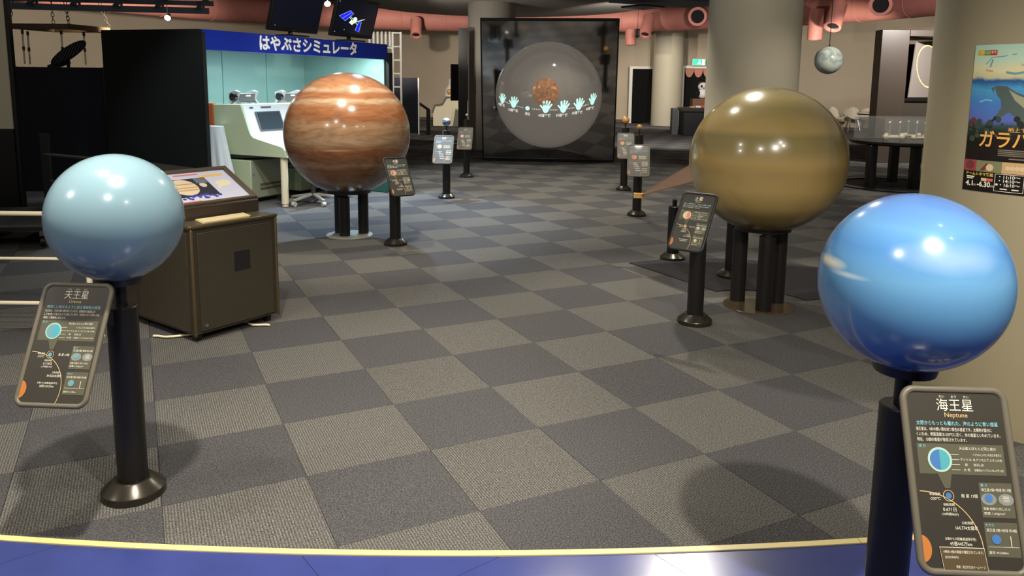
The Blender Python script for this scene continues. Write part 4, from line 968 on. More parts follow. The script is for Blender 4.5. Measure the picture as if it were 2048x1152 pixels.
# lizard-like sea animal on a reef (plain shape)
lz = [(0.20, .292), (0.25, .275), (0.34, .278), (0.42, .315), (0.52, .345), (0.66, .37), (0.82, .42), (0.95, .50), (0.94, .53), (0.84, .50), (0.86, .55), (0.78, .56), (0.72, .49), (0.60, .465), (0.54, .45), (0.55, .50), (0.60, .53), (0.46, .54), (0.44, .48), (0.38, .45), (0.33, .475), (0.28, .50), (0.20, .515), (0.27, .475), (0.31, .42), (0.30, .37), (0.26, .335), (0.21, .315)]
from mathutils.geometry import tessellate_polygon
def fill(P, pts, l, step=0.03):
    x0 = min(p[0] for p in pts); x1 = max(p[0] for p in pts); n = max(1, math.ceil((x1 - x0) / step))
    for k in range(n):
        out = pts
        for sg_, xc in ((1, x0 + (x1 - x0) * k / n), (-1, x0 + (x1 - x0) * (k + 1) / n)):
            res = []
            for i, p in enumerate(out):
                q = out[(i + 1) % len(out)]; fp, fq = sg_ * (p[0] - xc), sg_ * (q[0] - xc)
                if fp >= 0: res.append(p)
                if fp * fq < 0:
                    t = fp / (fp - fq); res.append((p[0] + (q[0] - p[0]) * t, p[1] + (q[1] - p[1]) * t))
            out = res
            if len(out) < 3: break
        if len(out) < 3: continue
        tri = tessellate_polygon([[Vector((x, y, 0)) for x, y in out]])
        P.mb.add([P.fn(x, y, l) for x, y in out], [tuple(t) for t in tri])
P = Print(pfn); fill(P, [(x, Y_(t)) for x, t in lz], 1); P.build('animal_print', pmat((76, 90, 86)), po, True)
P = Print(pfn); fill(P, [(x, Y_(t)) for x, t in ((0.36, .30), (0.44, .335), (0.56, .37), (0.70, .40), (0.80, .44), (0.70, .45), (0.58, .43), (0.56, .46), (0.52, .46), (0.50, .42), (0.42, .37))], 2); P.build('animal_print', pmat((150, 152, 124)), po, True)
Print(pfn).line([(0.13, Y_(.13)), (0.18, Y_(.085)), (0.28, Y_(.08)), (0.40, Y_(.065))], 0.008, 1).line([(0.17, Y_(.15)), (0.19, Y_(.10))], 0.014, 1).line([(0.32, Y_(.185)), (0.40, Y_(.195)), (0.48, Y_(.185))], 0.02, 1).build('bird_print', pmat((112, 146, 160)), po)
Print(pfn).line([(0.13, Y_(.17)), (0.20, Y_(.178))], 0.018, 1).line([(0.44, Y_(.13)), (0.49, Y_(.155))], 0.010, 1).build('bird_print', pmat((206, 150, 120)), po)
Print(pfn).line([(0.10, Y_(.385)), (0.16, Y_(.37)), (0.22, Y_(.375))], 0.012, 1).build('fish_print', pmat((140, 180, 210)), po)
random.seed(11)
for c, n in (((52, 70, 58), 40), ((92, 56, 54), 16), ((34, 36, 34), 30)):
    P = Print(pfn)
    for k in range(n):
        x = random.random() * 0.96 + 0.02; t = 0.49 + 0.13 * random.random() + (0.02 if x < .2 else 0)
        P.poly([(x + q * r_, Y_(t) + w_ * r_) for r_ in [0.012 + 0.02 * random.random()] for q, w_ in circ(0, 0, 1, 7)], 3 + k % 3)
    P.build('reef_print', pmat(c), po)
M_TITLE = pmat((226, 166, 84))
Print(pfn).t(fit_text('地上で唯一の楽園', 0.42, 0.60, Y_(0.570), bold=0.012, size=0.048), 8).build('lettering', M_TITLE, po)
letters(pfn, 'ガラパゴス', 0.76, 0.175, 0.51, Y_(0.645), M_TITLE, po, 0.018, 8)
P = Print(pfn)
for k in range(4): P.line([(0.32 + 0.05 * q, Y_(.705 + .012 * k)) for q in range(13)], 0.010, 2)
P.line([(0.42 + 0.05 * q, Y_(.762)) for q in range(11)], 0.012, 2); P.build('credit_print', pmat((118, 108, 92)), po)
for x0, x1, c in ((0.005, 0.13, (150, 62, 64)), (0.13, 0.37, (120, 120, 88)), (0.37, 0.60, (190, 156, 112)), (0.60, 0.80, (150, 130, 100)), (0.80, 0.995, (110, 120, 110))): band(x0, x1, 0.785, 0.862, c, 2, 4, 'photo_print')
P = Print(pfn)
for k in range(4): P.poly(circ(0.42 + 0.04 * k, Y_(.825), 0.022, 10), 3)
P.poly(circ(0.26, Y_(.83), 0.035, 10), 3).build('photo_print', pmat((206, 180, 140)), po)
Print(pfn).poly(circ(0.065, Y_(.822), 0.045, 12), 3).poly([(0.17, Y_(.85)), (0.23, Y_(.80)), (0.25, Y_(.81)), (0.21, Y_(.855))], 3).build('photo_print', pmat((110, 50, 54)), po)
Print(pfn).t(fit_text('ドームシネマ番組', 0.265, 0.035, Y_(0.882), 'LEFT', bold=0.012, size=0.036), 2).build('lettering', pmat((226, 200, 84)), po)
Print(pfn).t(fit_text('4.1', 0.075, 0.035, Y_(0.950), 'LEFT', bold=0.02, size=0.070), 2).t(text2d('(火)', 0.022, 0.130, Y_(0.957)), 2).t(fit_text('-6.30', 0.125, 0.155, Y_(0.950), 'LEFT', bold=0.02, size=0.070), 2).t(text2d('(日)', 0.022, 0.30, Y_(0.957)), 2) \
    .t(fit_text('・11:10〜', 0.18, 0.355, Y_(0.887), 'LEFT', bold=0.014, size=0.042), 2).t(fit_text('・14:10〜', 0.18, 0.355, Y_(0.914), 'LEFT', bold=0.014, size=0.042), 2).t(fit_text('※・16:10〜', 0.21, 0.325, Y_(0.941), 'LEFT', bold=0.014, size=0.042), 2) \
    .line([(0.318, Y_(.868)), (0.44, Y_(.868)), (0.565, Y_(.868)), (0.565, Y_(.985)), (0.44, Y_(.985)), (0.318, Y_(.985))], 0.005, 2, True).line([(0.04, Y_(.902)), (0.12, Y_(.902))], 0.012, 2).line([(0.04, Y_(.914)), (0.11, Y_(.914))], 0.010, 2).line([(0.37, Y_(.968)), (0.53, Y_(.968))], 0.010, 2).build('lettering', M_PW, po)
band(0.19, 0.24, 0.905, 0.925, (200, 186, 120), 2, 2); band(0.24, 0.30, 0.905, 0.925, (196, 96, 84), 2, 2)

# ------------------------------------------------------------------ black mirror panel with a projection dome
sb0 = Vector((-0.58, 14.89, 0)); sb1 = Vector((1.946, 14.70, 0)); SW = (sb1 - sb0).length
srz = math.atan2(sb1.y - sb0.y, sb1.x - sb0.x); ST = rad(10.5); SH = 2.68
mp_ = thing('projection_panel', 'big square black mirror panel leaning forward with a grey sphere showing hand symbols', 'exhibit', (sb0 + sb1) / 2, srz)
T = Matrix.Rotation(ST, 4, 'X')            # panel frame: x across, z up the slope, y into the wall
M_MIRROR = mat('black_mirror', (172, 168, 164), 0.055, metal=1.0)
MB(T).box((0, 0.03, SH / 2 + 0.03), (SW - 0.05, 0.03, SH - 0.05)).build('mirror_sheet', M_MIRROR, mp_)
for c_, d_ in (((0, 0.03, 0.045), (SW, 0.07, 0.05)), ((0, 0.03, SH + 0.01), (SW, 0.07, 0.05)), ((-SW / 2 + 0.012, 0.03, SH / 2 + 0.03), (0.025, 0.07, SH)), ((SW / 2 - 0.012, 0.03, SH / 2 + 0.03), (0.025, 0.07, SH))):
    MB(T).box(c_, d_).build('frame', M_BLACK, mp_, bevel=0.003)
for x in (-0.8, 0.8): MB().bar((x, 0.30, 0.02), (x, -0.28, 2.2), 0.06, 0.06, (1, 0, 0)).build('rear_brace', M_BLACK, mp_)
DMR = 0.995; DD = 0.80; dz0 = 1.30
M_DOME = mat('dome_grey', (112, 106, 98), 0.10, coat=0.8, emit=0.42)
def dfn(x, y, l):     # point on the dome front, x and y in panel plane metres from its centre
    rr = min(0.9999, (x * x + y * y) / DMR ** 2); yy = -DD * math.sqrt(1 - rr) - 0.002 - 0.001 * l + 0.014
    return tuple(T @ Vector((x, yy, dz0 + y)))
vs = []; fs = []; nu, nv = 72, 22
for j in range(nv + 1):
    ph = PI / 2 * j / nv
    for i in range(nu):
        a = 2 * PI * i / nu; vs.append(T @ Vector((DMR * math.sin(ph) * math.cos(a), 0.014 - DD * math.cos(ph), dz0 + DMR * math.sin(ph) * math.sin(a))))
for j in range(nv):
    for i in range(nu): fs.append((j * nu + i, (j + 1) * nu + i, (j + 1) * nu + (i + 1) % nu, j * nu + (i + 1) % nu))
dome = MB().add(vs, fs).build('dome', M_DOME, mp_, smooth=180)
# projected picture: glowing sun, hands, dots and captions
ma, nt, bs, N, L = nodes('sun_projection')
tc = N('ShaderNodeTexCoord'); nz = N('ShaderNodeTexNoise'); nz.inputs['Scale'].default_value = 9; nz.inputs['Detail'].default_value = 7; nz.inputs['Distortion'].default_value = 1.5; L(tc.outputs['Object'], nz.inputs['Vector'])
cr = ramp(nt, [(0.3, (118, 84, 64)), (0.5, (144, 104, 76)), (0.64, (166, 122, 86)), (0.72, (206, 186, 120))]); L(nz.outputs['Fac'], cr.inputs['Fac'])
L(cr.outputs['Color'], bs.inputs['Base Color']); L(cr.outputs['Color'], bs.inputs['Emission Color']); bs.inputs['Emission Strength'].default_value = 0.3; bs.inputs['Roughness'].default_value = 0.12
PXM = 109.0
def dpx(px, py): return ((px - 1099) / PXM, (190 - py) / PXM + 0.14)
sx_, sy_ = dpx(1096, 182)
P = Print(dfn)
rings = [(0.0, 1)] + [(0.235 * k / 8, 36) for k in range(1, 9)]
vs = [dfn(sx_, sy_, 1)]; fs = []
for r, n in rings[1:]: vs += [dfn(sx_ + r * math.cos(2 * PI * i / 36), sy_ + r * math.sin(2 * PI * i / 36), 1) for i in range(36)]
fs = [(0, 1 + i, 1 + (i + 1) % 36) for i in range(36)] + [(1 + k * 36 + i, 1 + (k + 1) * 36 + i, 1 + (k + 1) * 36 + (i + 1) % 36, 1 + k * 36 + (i + 1) % 36) for k in range(7) for i in range(36)]
MB().add(vs, fs).build('sun_projection', ma, dome, smooth=180)
hand = [(-0.30, 0.02), (-0.50, 0.30), (-0.52, 0.42), (-0.42, 0.44), (-0.27, 0.24), (-0.22, 0.28), (-0.26, 0.72), (-0.20, 0.88), (-0.10, 0.86), (-0.07, 0.70), (-0.04, 0.42), (0.0, 0.42), (0.04, 0.80), (0.10, 0.95), (0.20, 0.92), (0.19, 0.75), (0.14, 0.42), (0.18, 0.41), (0.32, 0.80), (0.40, 0.88), (0.47, 0.82), (0.42, 0.66),
        (0.28, 0.34), (0.31, 0.31), (0.50, 0.56), (0.60, 0.60), (0.63, 0.50), (0.50, 0.28), (0.34, 0.02), (0.24, -0.26), (0.08, -0.42), (-0.12, -0.40), (-0.24, -0.22)]
M_HAND = mat('hand_projection', (176, 222, 212), 0.3, emit=0.75); M_CAP = mat('caption_projection', (214, 214, 204), 0.3, emit=0.6)
for px, py, s, fx in ((1008, 207, 15.5, 0.85), (1032, 210, 17, 1), (1096, 215, 18.5, 1.1), (1130, 215, 18.5, 1.05), (1160, 212, 18, 1), (1187, 206, 17, 0.8)):
    P = Print(dfn); x0, y0 = dpx(px, py); k = s / PXM * 1.05
    fill(P, [(x0 + x * k * fx, y0 + y * k * 0.95) for x, y in hand], 3); P.build('hand_symbol', M_HAND, dome, True)
x0, y0 = dpx(1060.5, 215); P = Print(dfn); P.poly(circ(x0, y0, 4.3 / PXM, 18), 3); P.build('dot_symbol', M_HAND, dome, True)
P = Print(dfn)
for a, b_, n in (((1014, 208), (1023, 210), 4), ((1040, 213), (1051, 214.5), 4), ((1071, 215.5), (1085, 216), 5), ((1105, 216.5), (1118, 216.5), 5), ((1139, 215), (1151, 214), 5), ((1168, 212.5), (1179, 210), 5)):
    for i in range(n):
        t = i / (n - 1); x0, y0 = dpx(a[0] + (b_[0] - a[0]) * t, a[1] + (b_[1] - a[1]) * t); P.poly(circ(x0, y0, 0.95 / PXM, 8), 3)
P.build('dotted_print', M_CAP, dome)
P = Print(dfn)
for px, py, s, wd in ((1006, 217, '46億年前', 14), (1031, 223, '23億年前', 20), (1060.5, 227, '現在', 10), (1094, 228.5, '45億年後', 25), (1128, 228, '55億年後', 23), (1158, 225, '65億年後', 21), (1183, 220, '80億年後', 16)):
    x0, y0 = dpx(px, py); P.t(fit_text(s, wd / PXM, x0, y0, size=0.062, bold=0.02), 3)
P.build('lettering', M_CAP, dome)

# black side screen and other things beside the grey column
q = at_y(926, 100, 17.2); qb = g(926, 304)
tag(MB().box((0, 0, 1.34), (0.20, 0.10, 2.68)).build('black_panel', M_BLACK, loc=(q.x, 17.2, 0)), 'tall narrow black panel standing against the dark grey column', 'panel')
q = at_y(913, 165, 19.0); t = thing('wall_monitor', 'black flat monitor on a thin stand beside the tall black panel', 'monitor', (q.x, 19.0, 0), rad(28))
MB().box((0.1, 0, q.z), (0.5, 0.05, 0.88)).build('screen', M_BLACK, t, bevel=0.004); MB().box((0.1, 0.03, q.z / 2), (0.05, 0.04, q.z)).build('pole', M_BLACK, t); MB().box((0.1, 0.03, 0.01), (0.4, 0.3, 0.02)).build('foot', M_BLACK, t)
# navy half-height panel, hand rail, stepped plinth with a model
q0 = g(838, 271); t = thing('partition_screen', 'single navy partition panel with a pale edge behind the banded globe', 'partition', (q0.x, q0.y, 0), rad(-4))
MB().box((-0.75, 0, 0.82), (1.5, 0.05, 1.62)).build('panel', M_NAVY, t, bevel=0.004); MB().box((0.0, 0, 0.82), (0.03, 0.07, 1.62)).build('edge_post', M_WHITE, t); MB().box((-0.7, 0, 0.03), (1.4, 0.08, 0.06)).build('foot', M_GREY, t)
qa = g(857, 270); t = thing('hand_rail', 'black hand rail post with a sloping bar beside the navy panel', 'railing', (qa.x, qa.y, 0))
MB().box((0, 0, 0.36), (0.11, 0.09, 0.72)).build('rail_post', M_BLACK, t); MB().bar((0, 0, 0.73), (-0.30, 0.3, 0.90), 0.09, 0.04).build('rail_bar', M_BLACKSAT, t)
qp = g(905, 252); t = thing('stepped_plinth', 'cream stepped display plinth with dark stepped edge beside the black panel', 'plinth', (qp.x, qp.y, 0))
k = qp.y / 1540.0
st = [(-0.68, 0), (0.6, 0), (0.6, 1.03), (-0.02, 1.03), (-0.02, 0.98), (-0.20, 0.96), (-0.34, 0.72), (-0.60, 0.68), (-0.68, 0.45)]
M_XZ = Matrix.Rotation(PI / 2, 4, 'X')
MB().prism([(x, z) for x, z in st], -0.5, 0.0, M_XZ).build('body', M_CREAM, t, smooth=0)
MB().prism([(-0.02, 1.03), (-0.24, 1.02), (-0.37, 0.78), (-0.64, 0.74), (-0.74, 0.46), (-0.68, 0.45), (-0.60, 0.68), (-0.34, 0.72), (-0.20, 0.96), (-0.02, 0.98)], -0.5, 0.03, M_XZ).build('step_edge', mat('step_brown', (96, 84, 72), 0.5), t, smooth=0)
MB().box((0.28, -0.03, 0.33), (0.40, 0.05, 0.62)).build('front_panel', M_GREEN, t)
MB().prism([(0.02, 0.0), (0.22, 0.0), (0.22, 0.55), (0.12, 0.60)], 0.05, 0.18, M_XZ).build('grey_wedge', mat('plinth_grey', (96, 96, 86), 0.6), t, smooth=0)
t = thing('white_model', 'white model capsule with an orange window on the cream plinth', 'model', (qp.x + 0.02, qp.y + 0.25, 1.032))
MB().lathe([(0.001, 0), (0.34, 0), (0.30, 0.25), (0.18, 0.42), (0.17, 0.60), (0.10, 0.66), (0.001, 0.66)], 32, caps=False).build('capsule', M_WHITE, t)
MB().tube([(0.15 + 0.16 * math.cos(a_ * 0.3), -0.2, 0.66 + 0.24 * math.sin(a_ * 0.3)) for a_ in range(0, 22)], 0.03).build('hoop', M_WHITE, t)
MB().sphere((-0.12, -0.30, 0.16), (0.10, 0.04, 0.10)).build('window', mat('orange_window', (206, 140, 60), 0.3), t)
# white lattice tower behind the booth
q0 = at_y(790, 150, 16.5); t = thing('lattice_tower', 'white metal lattice tower with knobbed top rail behind the booth', 'tower', (q0.x, 16.5, 0))
zt = at_y(790, 64, 16.5).z
for x in (-0.30, 0.0, 0.17): MB().box((x - 0.04, 0, zt / 2 if x > -0.1 else (zt - 0.3) / 2), (0.04, 0.04, zt if x > -0.1 else zt - 0.3)).build('upright', M_WHITE, t)
for k in range(5): MB().box((0.045, 0, zt - 0.02 - 0.28 * k), (0.21, 0.03, 0.03)).build('rung', M_WHITE, t)
MB().box((-0.30, 0, zt - 0.33), (0.55, 0.03, 0.03)).build('top_rail', M_WHITE, t)
for k in range(6):
    x = -0.10 - 0.085 * k
    kn = MB().box((x, 0, zt - 0.17), (0.04, 0.03, 0.26)).build('baluster', M_WHITE, t); MB().sphere((x, 0, zt - 0.02), 0.028, 12, 8).build('knob', M_WHITE, kn)

# ------------------------------------------------------------------ far wall doorways
def doorway(n, pxa, pxb, ytop, Y, scallop):
    pa_, pb_ = at_y(pxa, 200, Y), at_y(pxb, 200, Y); zt = at_y((pxa + pxb) / 2, ytop, Y).z; W = pb_.x - pa_.x
    o = bpy.data.objects.new('door_%d' % n, None); COL.objects.link(o); o.location = ((pa_.x + pb_.x) / 2, Y, 0); o['kind'] = 'structure'
    for s in (-1, 1): MB().box((s * (W / 2 + 0.06), 0, zt / 2), (0.12, 0.16, zt)).build('jamb', M_WHITE, o)
    MB().box((0, 0, zt + 0.05), (W + 0.24, 0.16, 0.10)).build('lintel', M_WHITE, o)
    vs = []; fs = []; NN = 120
    for i in range(NN + 1):
        x = -W / 2 + W * i / NN; y = 0.04 * math.sin(i * 0.9) + 0.02 * math.sin(i * 0.37)
        vs += [(x, y, 0.03), (x, y, zt)]
    for i in range(NN): fs.append((2 * i, 2 * i + 2, 2 * i + 3, 2 * i + 1))
    MB().add(vs, fs).build('curtain', M_CURTAIN, o, smooth=180)
    if scallop:
        for i in range(3):
            x = -W / 2 + W * (i + 0.5) / 3; r = W / 6.2
            MB().prism([(x + r * math.cos(a), (zt - 0.02) + r * 1.9 * math.sin(a)) for a in [PI + PI * k / 12 for k in range(13)]], 0.10, 0.12, M_XZ).build('scallop', mat('valance_pink', (190, 130, 112), 0.8), o, smooth=0)
    return zt
doorway(1, 1263, 1304, 138, 30.8, False)
zt = doorway(2, 1366, 1420, 137, 29.9, True)
e = at_y(1397.5, 124.5, 29.6); t = thing('exit_sign', 'lit green exit sign above the far curtained doorway', 'sign', (e.x, 29.6, e.z))
MB().box((0, 0, 0), (0.50, 0.10, 0.25)).build('case', M_WHITE, t)
s = MB().box((0, -0.052, 0), (0.46, 0.01, 0.21)).build('face', mat('exit_green', (30, 190, 120), 0.4, emit=1.6), t)
fne = lambda x, y, l: (x, -0.0585 - 0.001 * l, y)
P = Print(fne); P.poly(circ(0.02, 0.06, 0.022, 12)).poly([(-0.01, 0.04), (0.04, 0.04), (0.05, -0.02), (0.09, -0.08), (0.06, -0.09), (0.02, -0.04), (-0.05, -0.08), (-0.07, -0.06), (-0.02, -0.02)]).poly([(0.12, 0.09), (0.20, 0.09), (0.20, -0.09), (0.12, -0.09)])
P.build('runner_print', mat('exit_white', (240, 255, 245), 0.4, emit=2.0), s)

# dark counter with toys by the far pillar
q = g(1420, 272); t = thing('counter_desk', 'dark counter desk with a pale end panel in front of the far doorway', 'desk', (q.x, q.y + 0.4, 0))
MB().box((0.0, 0.0, 0.36), (1.6, 0.75, 0.72)).build('body', M_BLACKSAT, t, bevel=0.01); MB().box((0, -0.02, 0.78), (1.7, 0.85, 0.12)).build('counter_top', mat('counter_grey', (60, 56, 52), 0.3), t, bevel=0.01); MB().box((-0.95, 0.3, 0.4), (0.18, 0.3, 0.8)).build('end_panel', M_GREY, t)
lx = q.x; ly = q.y + 0.4
tag(MB().box((0, 0, 0.13), (0.60, 0.35, 0.26)).build('brown_box', mat('brown_card', (122, 84, 60), 0.7), loc=(lx - 0.18, ly + 0.15, 0.842), bevel=0.01), 'brown box standing on the dark counter desk', 'box')
t = thing('panda_toy', 'black and white panda soft toy sitting on the brown box', 'toy', (lx - 0.16, ly + 0.12, 1.106))
MB().sphere((0, 0, 0.15), (0.15, 0.13, 0.15), 20, 14).build('body', M_WHITE, t); hd_ = MB().sphere((0, -0.02, 0.36), (0.15, 0.13, 0.13), 20, 14).build('head', M_WHITE, t)
for s_ in (-1, 1):
    MB().sphere((0.12 * s_, 0, 0.47), 0.05, 12, 8).build('ear', M_BLACK, hd_); MB().sphere((0.06 * s_, -0.135, 0.37), (0.035, 0.02, 0.045), 12, 8).build('eye_patch', M_BLACK, hd_)
    MB().sphere((0.14 * s_, -0.07, 0.16), (0.05, 0.08, 0.09), 12, 8).build('paw', M_BLACK, t)
MB().sphere((0, -0.15, 0.32), (0.025, 0.02, 0.018), 10, 6).build('nose', M_BLACK, hd_)
for k, (dx, c_) in enumerate(((-0.55, (200, 170, 130)), (-0.38, (230, 230, 226)), (-0.22, (206, 90, 60)), (0.02, (220, 120, 70)))):
    tag(MB().box((0, 0, 0.02), (0.15, 0.20, 0.04 + 0.015 * k)).build('leaflet_tray', mat('leaflet_%d' % k, c_, 0.6), loc=(lx + dx, ly - 0.28, 0.842 + 0.0075 * k), bevel=0.004), ('tan leaflet tray at the corner of the dark counter', 'white leaflet tray on the dark counter', 'red leaflet tray on the dark counter', 'orange leaflet tray on the dark counter')[k], 'tray', 'trays on the counter')

# ------------------------------------------------------------------ hanging things
mo = at_y(1657, 120.5, 10.6); R_m = 26.5 * 10.75 / 1540
t = thing('moon_globe', 'grey mottled moon globe hanging on a thin wire', 'moon model', (mo.x, mo.y, mo.z))
MB().sphere((0, 0, 0), R_m, 48, 32).build('globe', P_MOON, t, smooth=180); MB().cyl((0, 0, R_m - 0.005), (0.02, 0, 4.6 - mo.z), 0.005, n=8).build('wire', M_BLACK, t); MB().lathe([(0.012, R_m - 0.005), (0.012, R_m + 0.02), (0.001, R_m + 0.025)], 12, caps=False).build('hook', M_BLACK, t)
sl_ = at_y(1275, 66, 15.0); t = thing('silver_probe', 'small shiny silver probe model hanging beside the pink nozzles', 'model', (sl_.x, sl_.y, sl_.z))
MB().lathe([(0.001, -0.09), (0.03, -0.08), (0.05, -0.05), (0.05, 0.05), (0.035, 0.075), (0.001, 0.08)], 8, caps=False).build('body', mat('silver', (226, 226, 214), 0.15, metal=0.9), t, smooth=20); MB().cyl((0, 0, 0.075), (0, 0, 4.6 - sl_.z), 0.0035, n=6).build('wire', M_GREY, t); MB().cyl((0, 0, -0.11), (0, 0, -0.085), 0.008, n=8).build('tip', M_CHROME, t)
# hanging frame with chains and glass rods
HY = 16.5
p0, p1 = at_y(20, 52, HY), at_y(138, 52, HY); W = p1.x - p0.x; hz = p0.z
t = thing('hanging_rack', 'brown wooden rack hung on chains with glass rods below it', 'rack', ((p0.x + p1.x) / 2, HY, hz))
for y in (0, 1.1): MB().box((0.0 + y * 0.25, y, 0), (W, 0.05, 0.11)).build('frame_beam', M_WOOD, t)
for s_ in (-1, 1): MB().bar((s_ * W / 2, 0, 0), (s_ * W / 2 + 0.275, 1.1, 0), 0.05, 0.11).build('frame_beam', M_WOOD, t)
M_CHAIN = mat('chain_dark', (70, 58, 46), 0.5)
def chain(name, a, b_, n, r):
    mb = MB(); a = Vector(a); b_ = Vector(b_)
    for i in range(n):
        c_ = a + (b_ - a) * (i + 0.5) / n; d = (b_ - a).normalized(); L_ = (b_ - a).length / n * 0.62; qn = d.to_track_quat('Z', 'Y')
        sx2 = qn @ Vector((1, 0, 0)) if i % 2 else qn @ Vector((0, 1, 0))
        mb.tube([c_ + d * (L_ * math.cos(a2)) + sx2 * (r * math.sin(a2)) for a2 in [2 * PI * k / 10 for k in range(11)]], r * 0.28, 6)
    o = mb.build(name, M_CHAIN, t); o['kind'] = 'stuff'
for x, y in ((-W / 2, 0), (W / 2, 0), (-W / 2 + 0.275, 1.1), (W / 2 + 0.275, 1.1)): chain('chain', (x, y, 0.05), (x * 0.72, y * 0.7 + 0.1, 1.15), 14, 0.03)
for x in (-0.46, -0.30, 0.36, 0.52):
    xx = x * W; yy = 0.0 if x in (-0.30, 0.36) else 0.5
    rd = MB().cyl((xx, yy, -0.08), (xx, yy, -0.78), 0.018, n=10).build('glass_rod', mat('rod_glass', (224, 220, 196), 0.1), t)
    for z in (-0.12, -0.46): MB().lathe([(0.001, z - 0.05), (0.026, z - 0.04), (0.026, z + 0.04), (0.001, z + 0.05)], 10, Matrix.Translation((xx, yy, 0)), caps=False).build('rod_collar', M_CHAIN, rd)
# dark ribbed dish behind the partition
q = at_y(143, 112, 15.0); t = thing('ribbed_dish', 'dark ribbed antenna dish tilted up above the navy partition', 'antenna', (q.x, 15.0, q.z))
Td = Matrix.Rotation(rad(-25), 4, 'Y') @ Matrix.Rotation(rad(33), 4, 'X')
MB().lathe([(0.001, 0.0), (0.15, 0.01), (0.28, 0.04), (0.355, 0.07)], 40, Td @ Matrix.Scale(1.0, 4), caps=False).build('dish_bowl', M_BLACKSAT, t)
for k in range(9):
    x = -0.30 + 0.075 * k; L_ = math.sqrt(max(0.0, 0.36 ** 2 - x * x))
    MB().bar(Td @ Vector((x, -L_, 0.08)), Td @ Vector((x, L_, 0.08)), 0.014, 0.014).build('rib', M_GREY, t)
MB().lathe([(0.345, 0.06), (0.37, 0.065), (0.37, 0.09), (0.345, 0.09)], 40, Td, caps=False).build('rim', M_BLACK, t)
MB().bar((-0.1, 0.05, -0.1), (-0.55, 0.2, -0.22), 0.10, 0.09).build('arm', M_BLACKSAT, t); MB().cyl((-0.1, 0.05, -0.1), (-0.1, 0.05, -q.z), 0.03).build('mast', M_BLACKSAT, t)
# lighting gantry with lamps
g0, g1 = at_y(-60, 10, 13.2), at_y(412, 22, 13.8)
t = thing('lighting_gantry', 'dark steel lighting gantry of parallel beams under the ceiling', 'gantry', (0, 0, 0))
for dy, dz, th in ((0, 0, 0.10), (0.35, 0.16, 0.08), (-0.1, 0.30, 0.07), (0.5, 0.34, 0.12)): MB().bar(g0 + Vector((0, dy, dz)), g1 + Vector((0.05 - dz * 0.3, dy, dz)), 0.07, th).build('beam', M_STEEL, t)
for k in range(6):
    p = g0 + (g1 - g0) * (0.08 + 0.18 * k); MB().bar(p + Vector((0, -0.15, 0.03)), p + Vector((0, 0.55, 0.36)), 0.05, 0.05).build('cross_bar', M_STEEL, t); MB().bar(p + Vector((0, 0.1, 0.0)), p + Vector((0, 0.1, 4.6 - p.z)), 0.03, 0.03, (0, 1, 0)).build('hanger', M_STEEL, t)
def lamp(px, py, Y, tgt, lab, top, power):
    p = at_y(px, py, Y); t = thing('spotlight', lab, 'lamp', (p.x, p.y, p.z)); d = (Vector(tgt) - p).normalized()
    M = d.to_track_quat('Z', 'Y').to_matrix().to_4x4()
    MB(M).lathe([(0.001, -0.14), (0.025, -0.13), (0.03, -0.06), (0.055, 0.0), (0.05, 0.0), (0.03, -0.04)], 24, caps=False).build('shade', M_CHROME, t)
    MB(M).lathe([(0.001, -0.008), (0.046, -0.008)], 20, caps=False).build('lens', mat('lamp_lens', (255, 250, 240), 0.3, emit=5), t)
    MB().cyl((0, 0, 0.0), (0, 0.0, top), 0.008, n=8).build('stem', M_CHROME, t)
    spot(p + d * 0.02, tgt, power, 70, radius=0.02)
lamp(335, 36, 13.3, (-5.2, 9.0, 0.0), 'small chrome spotlight hanging from the dark gantry', 0.22, 50)
lamp(655, 8, 12.8, (-1.6, 9.2, 0.0), 'bright spotlight showing between the two televisions', 0.6, 60)
# dark panel hung from the ceiling near the big column
q = at_y(1340, 6, 13.5); t = thing('ceiling_baffle', 'dark blue grey panel hung under the ceiling beside the big round column', 'baffle', (q.x, q.y, q.z))
MB().bar((-0.75, -0.5, 0.0), (0.9, 0.8, 0.06), 1.0, 0.04).build('board', mat('slate_blue', (46, 66, 82), 0.6), t); MB().bar((-0.45, -0.3, 0.02), (-0.45, -0.3, 4.6 - q.z), 0.04, 0.04, (0, 1, 0)).build('hanger', M_BLACK, t)
MB().bar((-0.72, -0.45, -0.10), (-0.30, -0.15, -0.10), 0.5, 0.03).build('bracket_plate', M_BLACK, t)

# ------------------------------------------------------------------ beyond the poster column: eclipse exhibit, model table, chairs
ez = at_y(1746, 59, 15.3); xl = at_y(1738, 230, 15.6).x
t = thing('eclipse_exhibit', 'tall brown exhibit box with a glowing ring on a tilted picture', 'exhibit', (xl, 15.3, 0))
MB().box((0.27, 0.15, ez.z / 2), (0.54, 0.30, ez.z)).build('side_pier', mat('exhibit_brown', (70, 60, 50), 0.4), t, bevel=0.006); MB().box((1.62, 0.68, ez.z - 0.06), (2.15, 1.36, 0.12)).build('top_beam', MATS['exhibit_brown'], t, bevel=0.006)
MB().box((1.62, 1.35, ez.z / 2 - 0.1), (2.15, 0.06, ez.z - 0.2)).build('back_board', M_BLACK, t); MB().box((1.62, 0.68, 0.62), (2.15, 1.28, 1.24)).build('lower_box', mat('exhibit_lower', (66, 60, 52), 0.4), t); MB().box((1.62, 0.03, 1.26), (2.15, 0.06, 0.06)).build('ledge', M_BLACK, t)
Te = Matrix.Translation((1.12, 0.36, 1.30)) @ Matrix.Rotation(rad(33), 4, 'Z') @ Matrix.Rotation(rad(-6), 4, 'X')
pc = MB(Te).prism([(-0.62, 0.0), (0.95, 0.0), (0.95, 1.18), (-0.30, 1.10)], 0.0, 0.02, M_XZ).build('picture_sheet', mat('picture_grey', (140, 132, 124), 0.5), t, smooth=0)
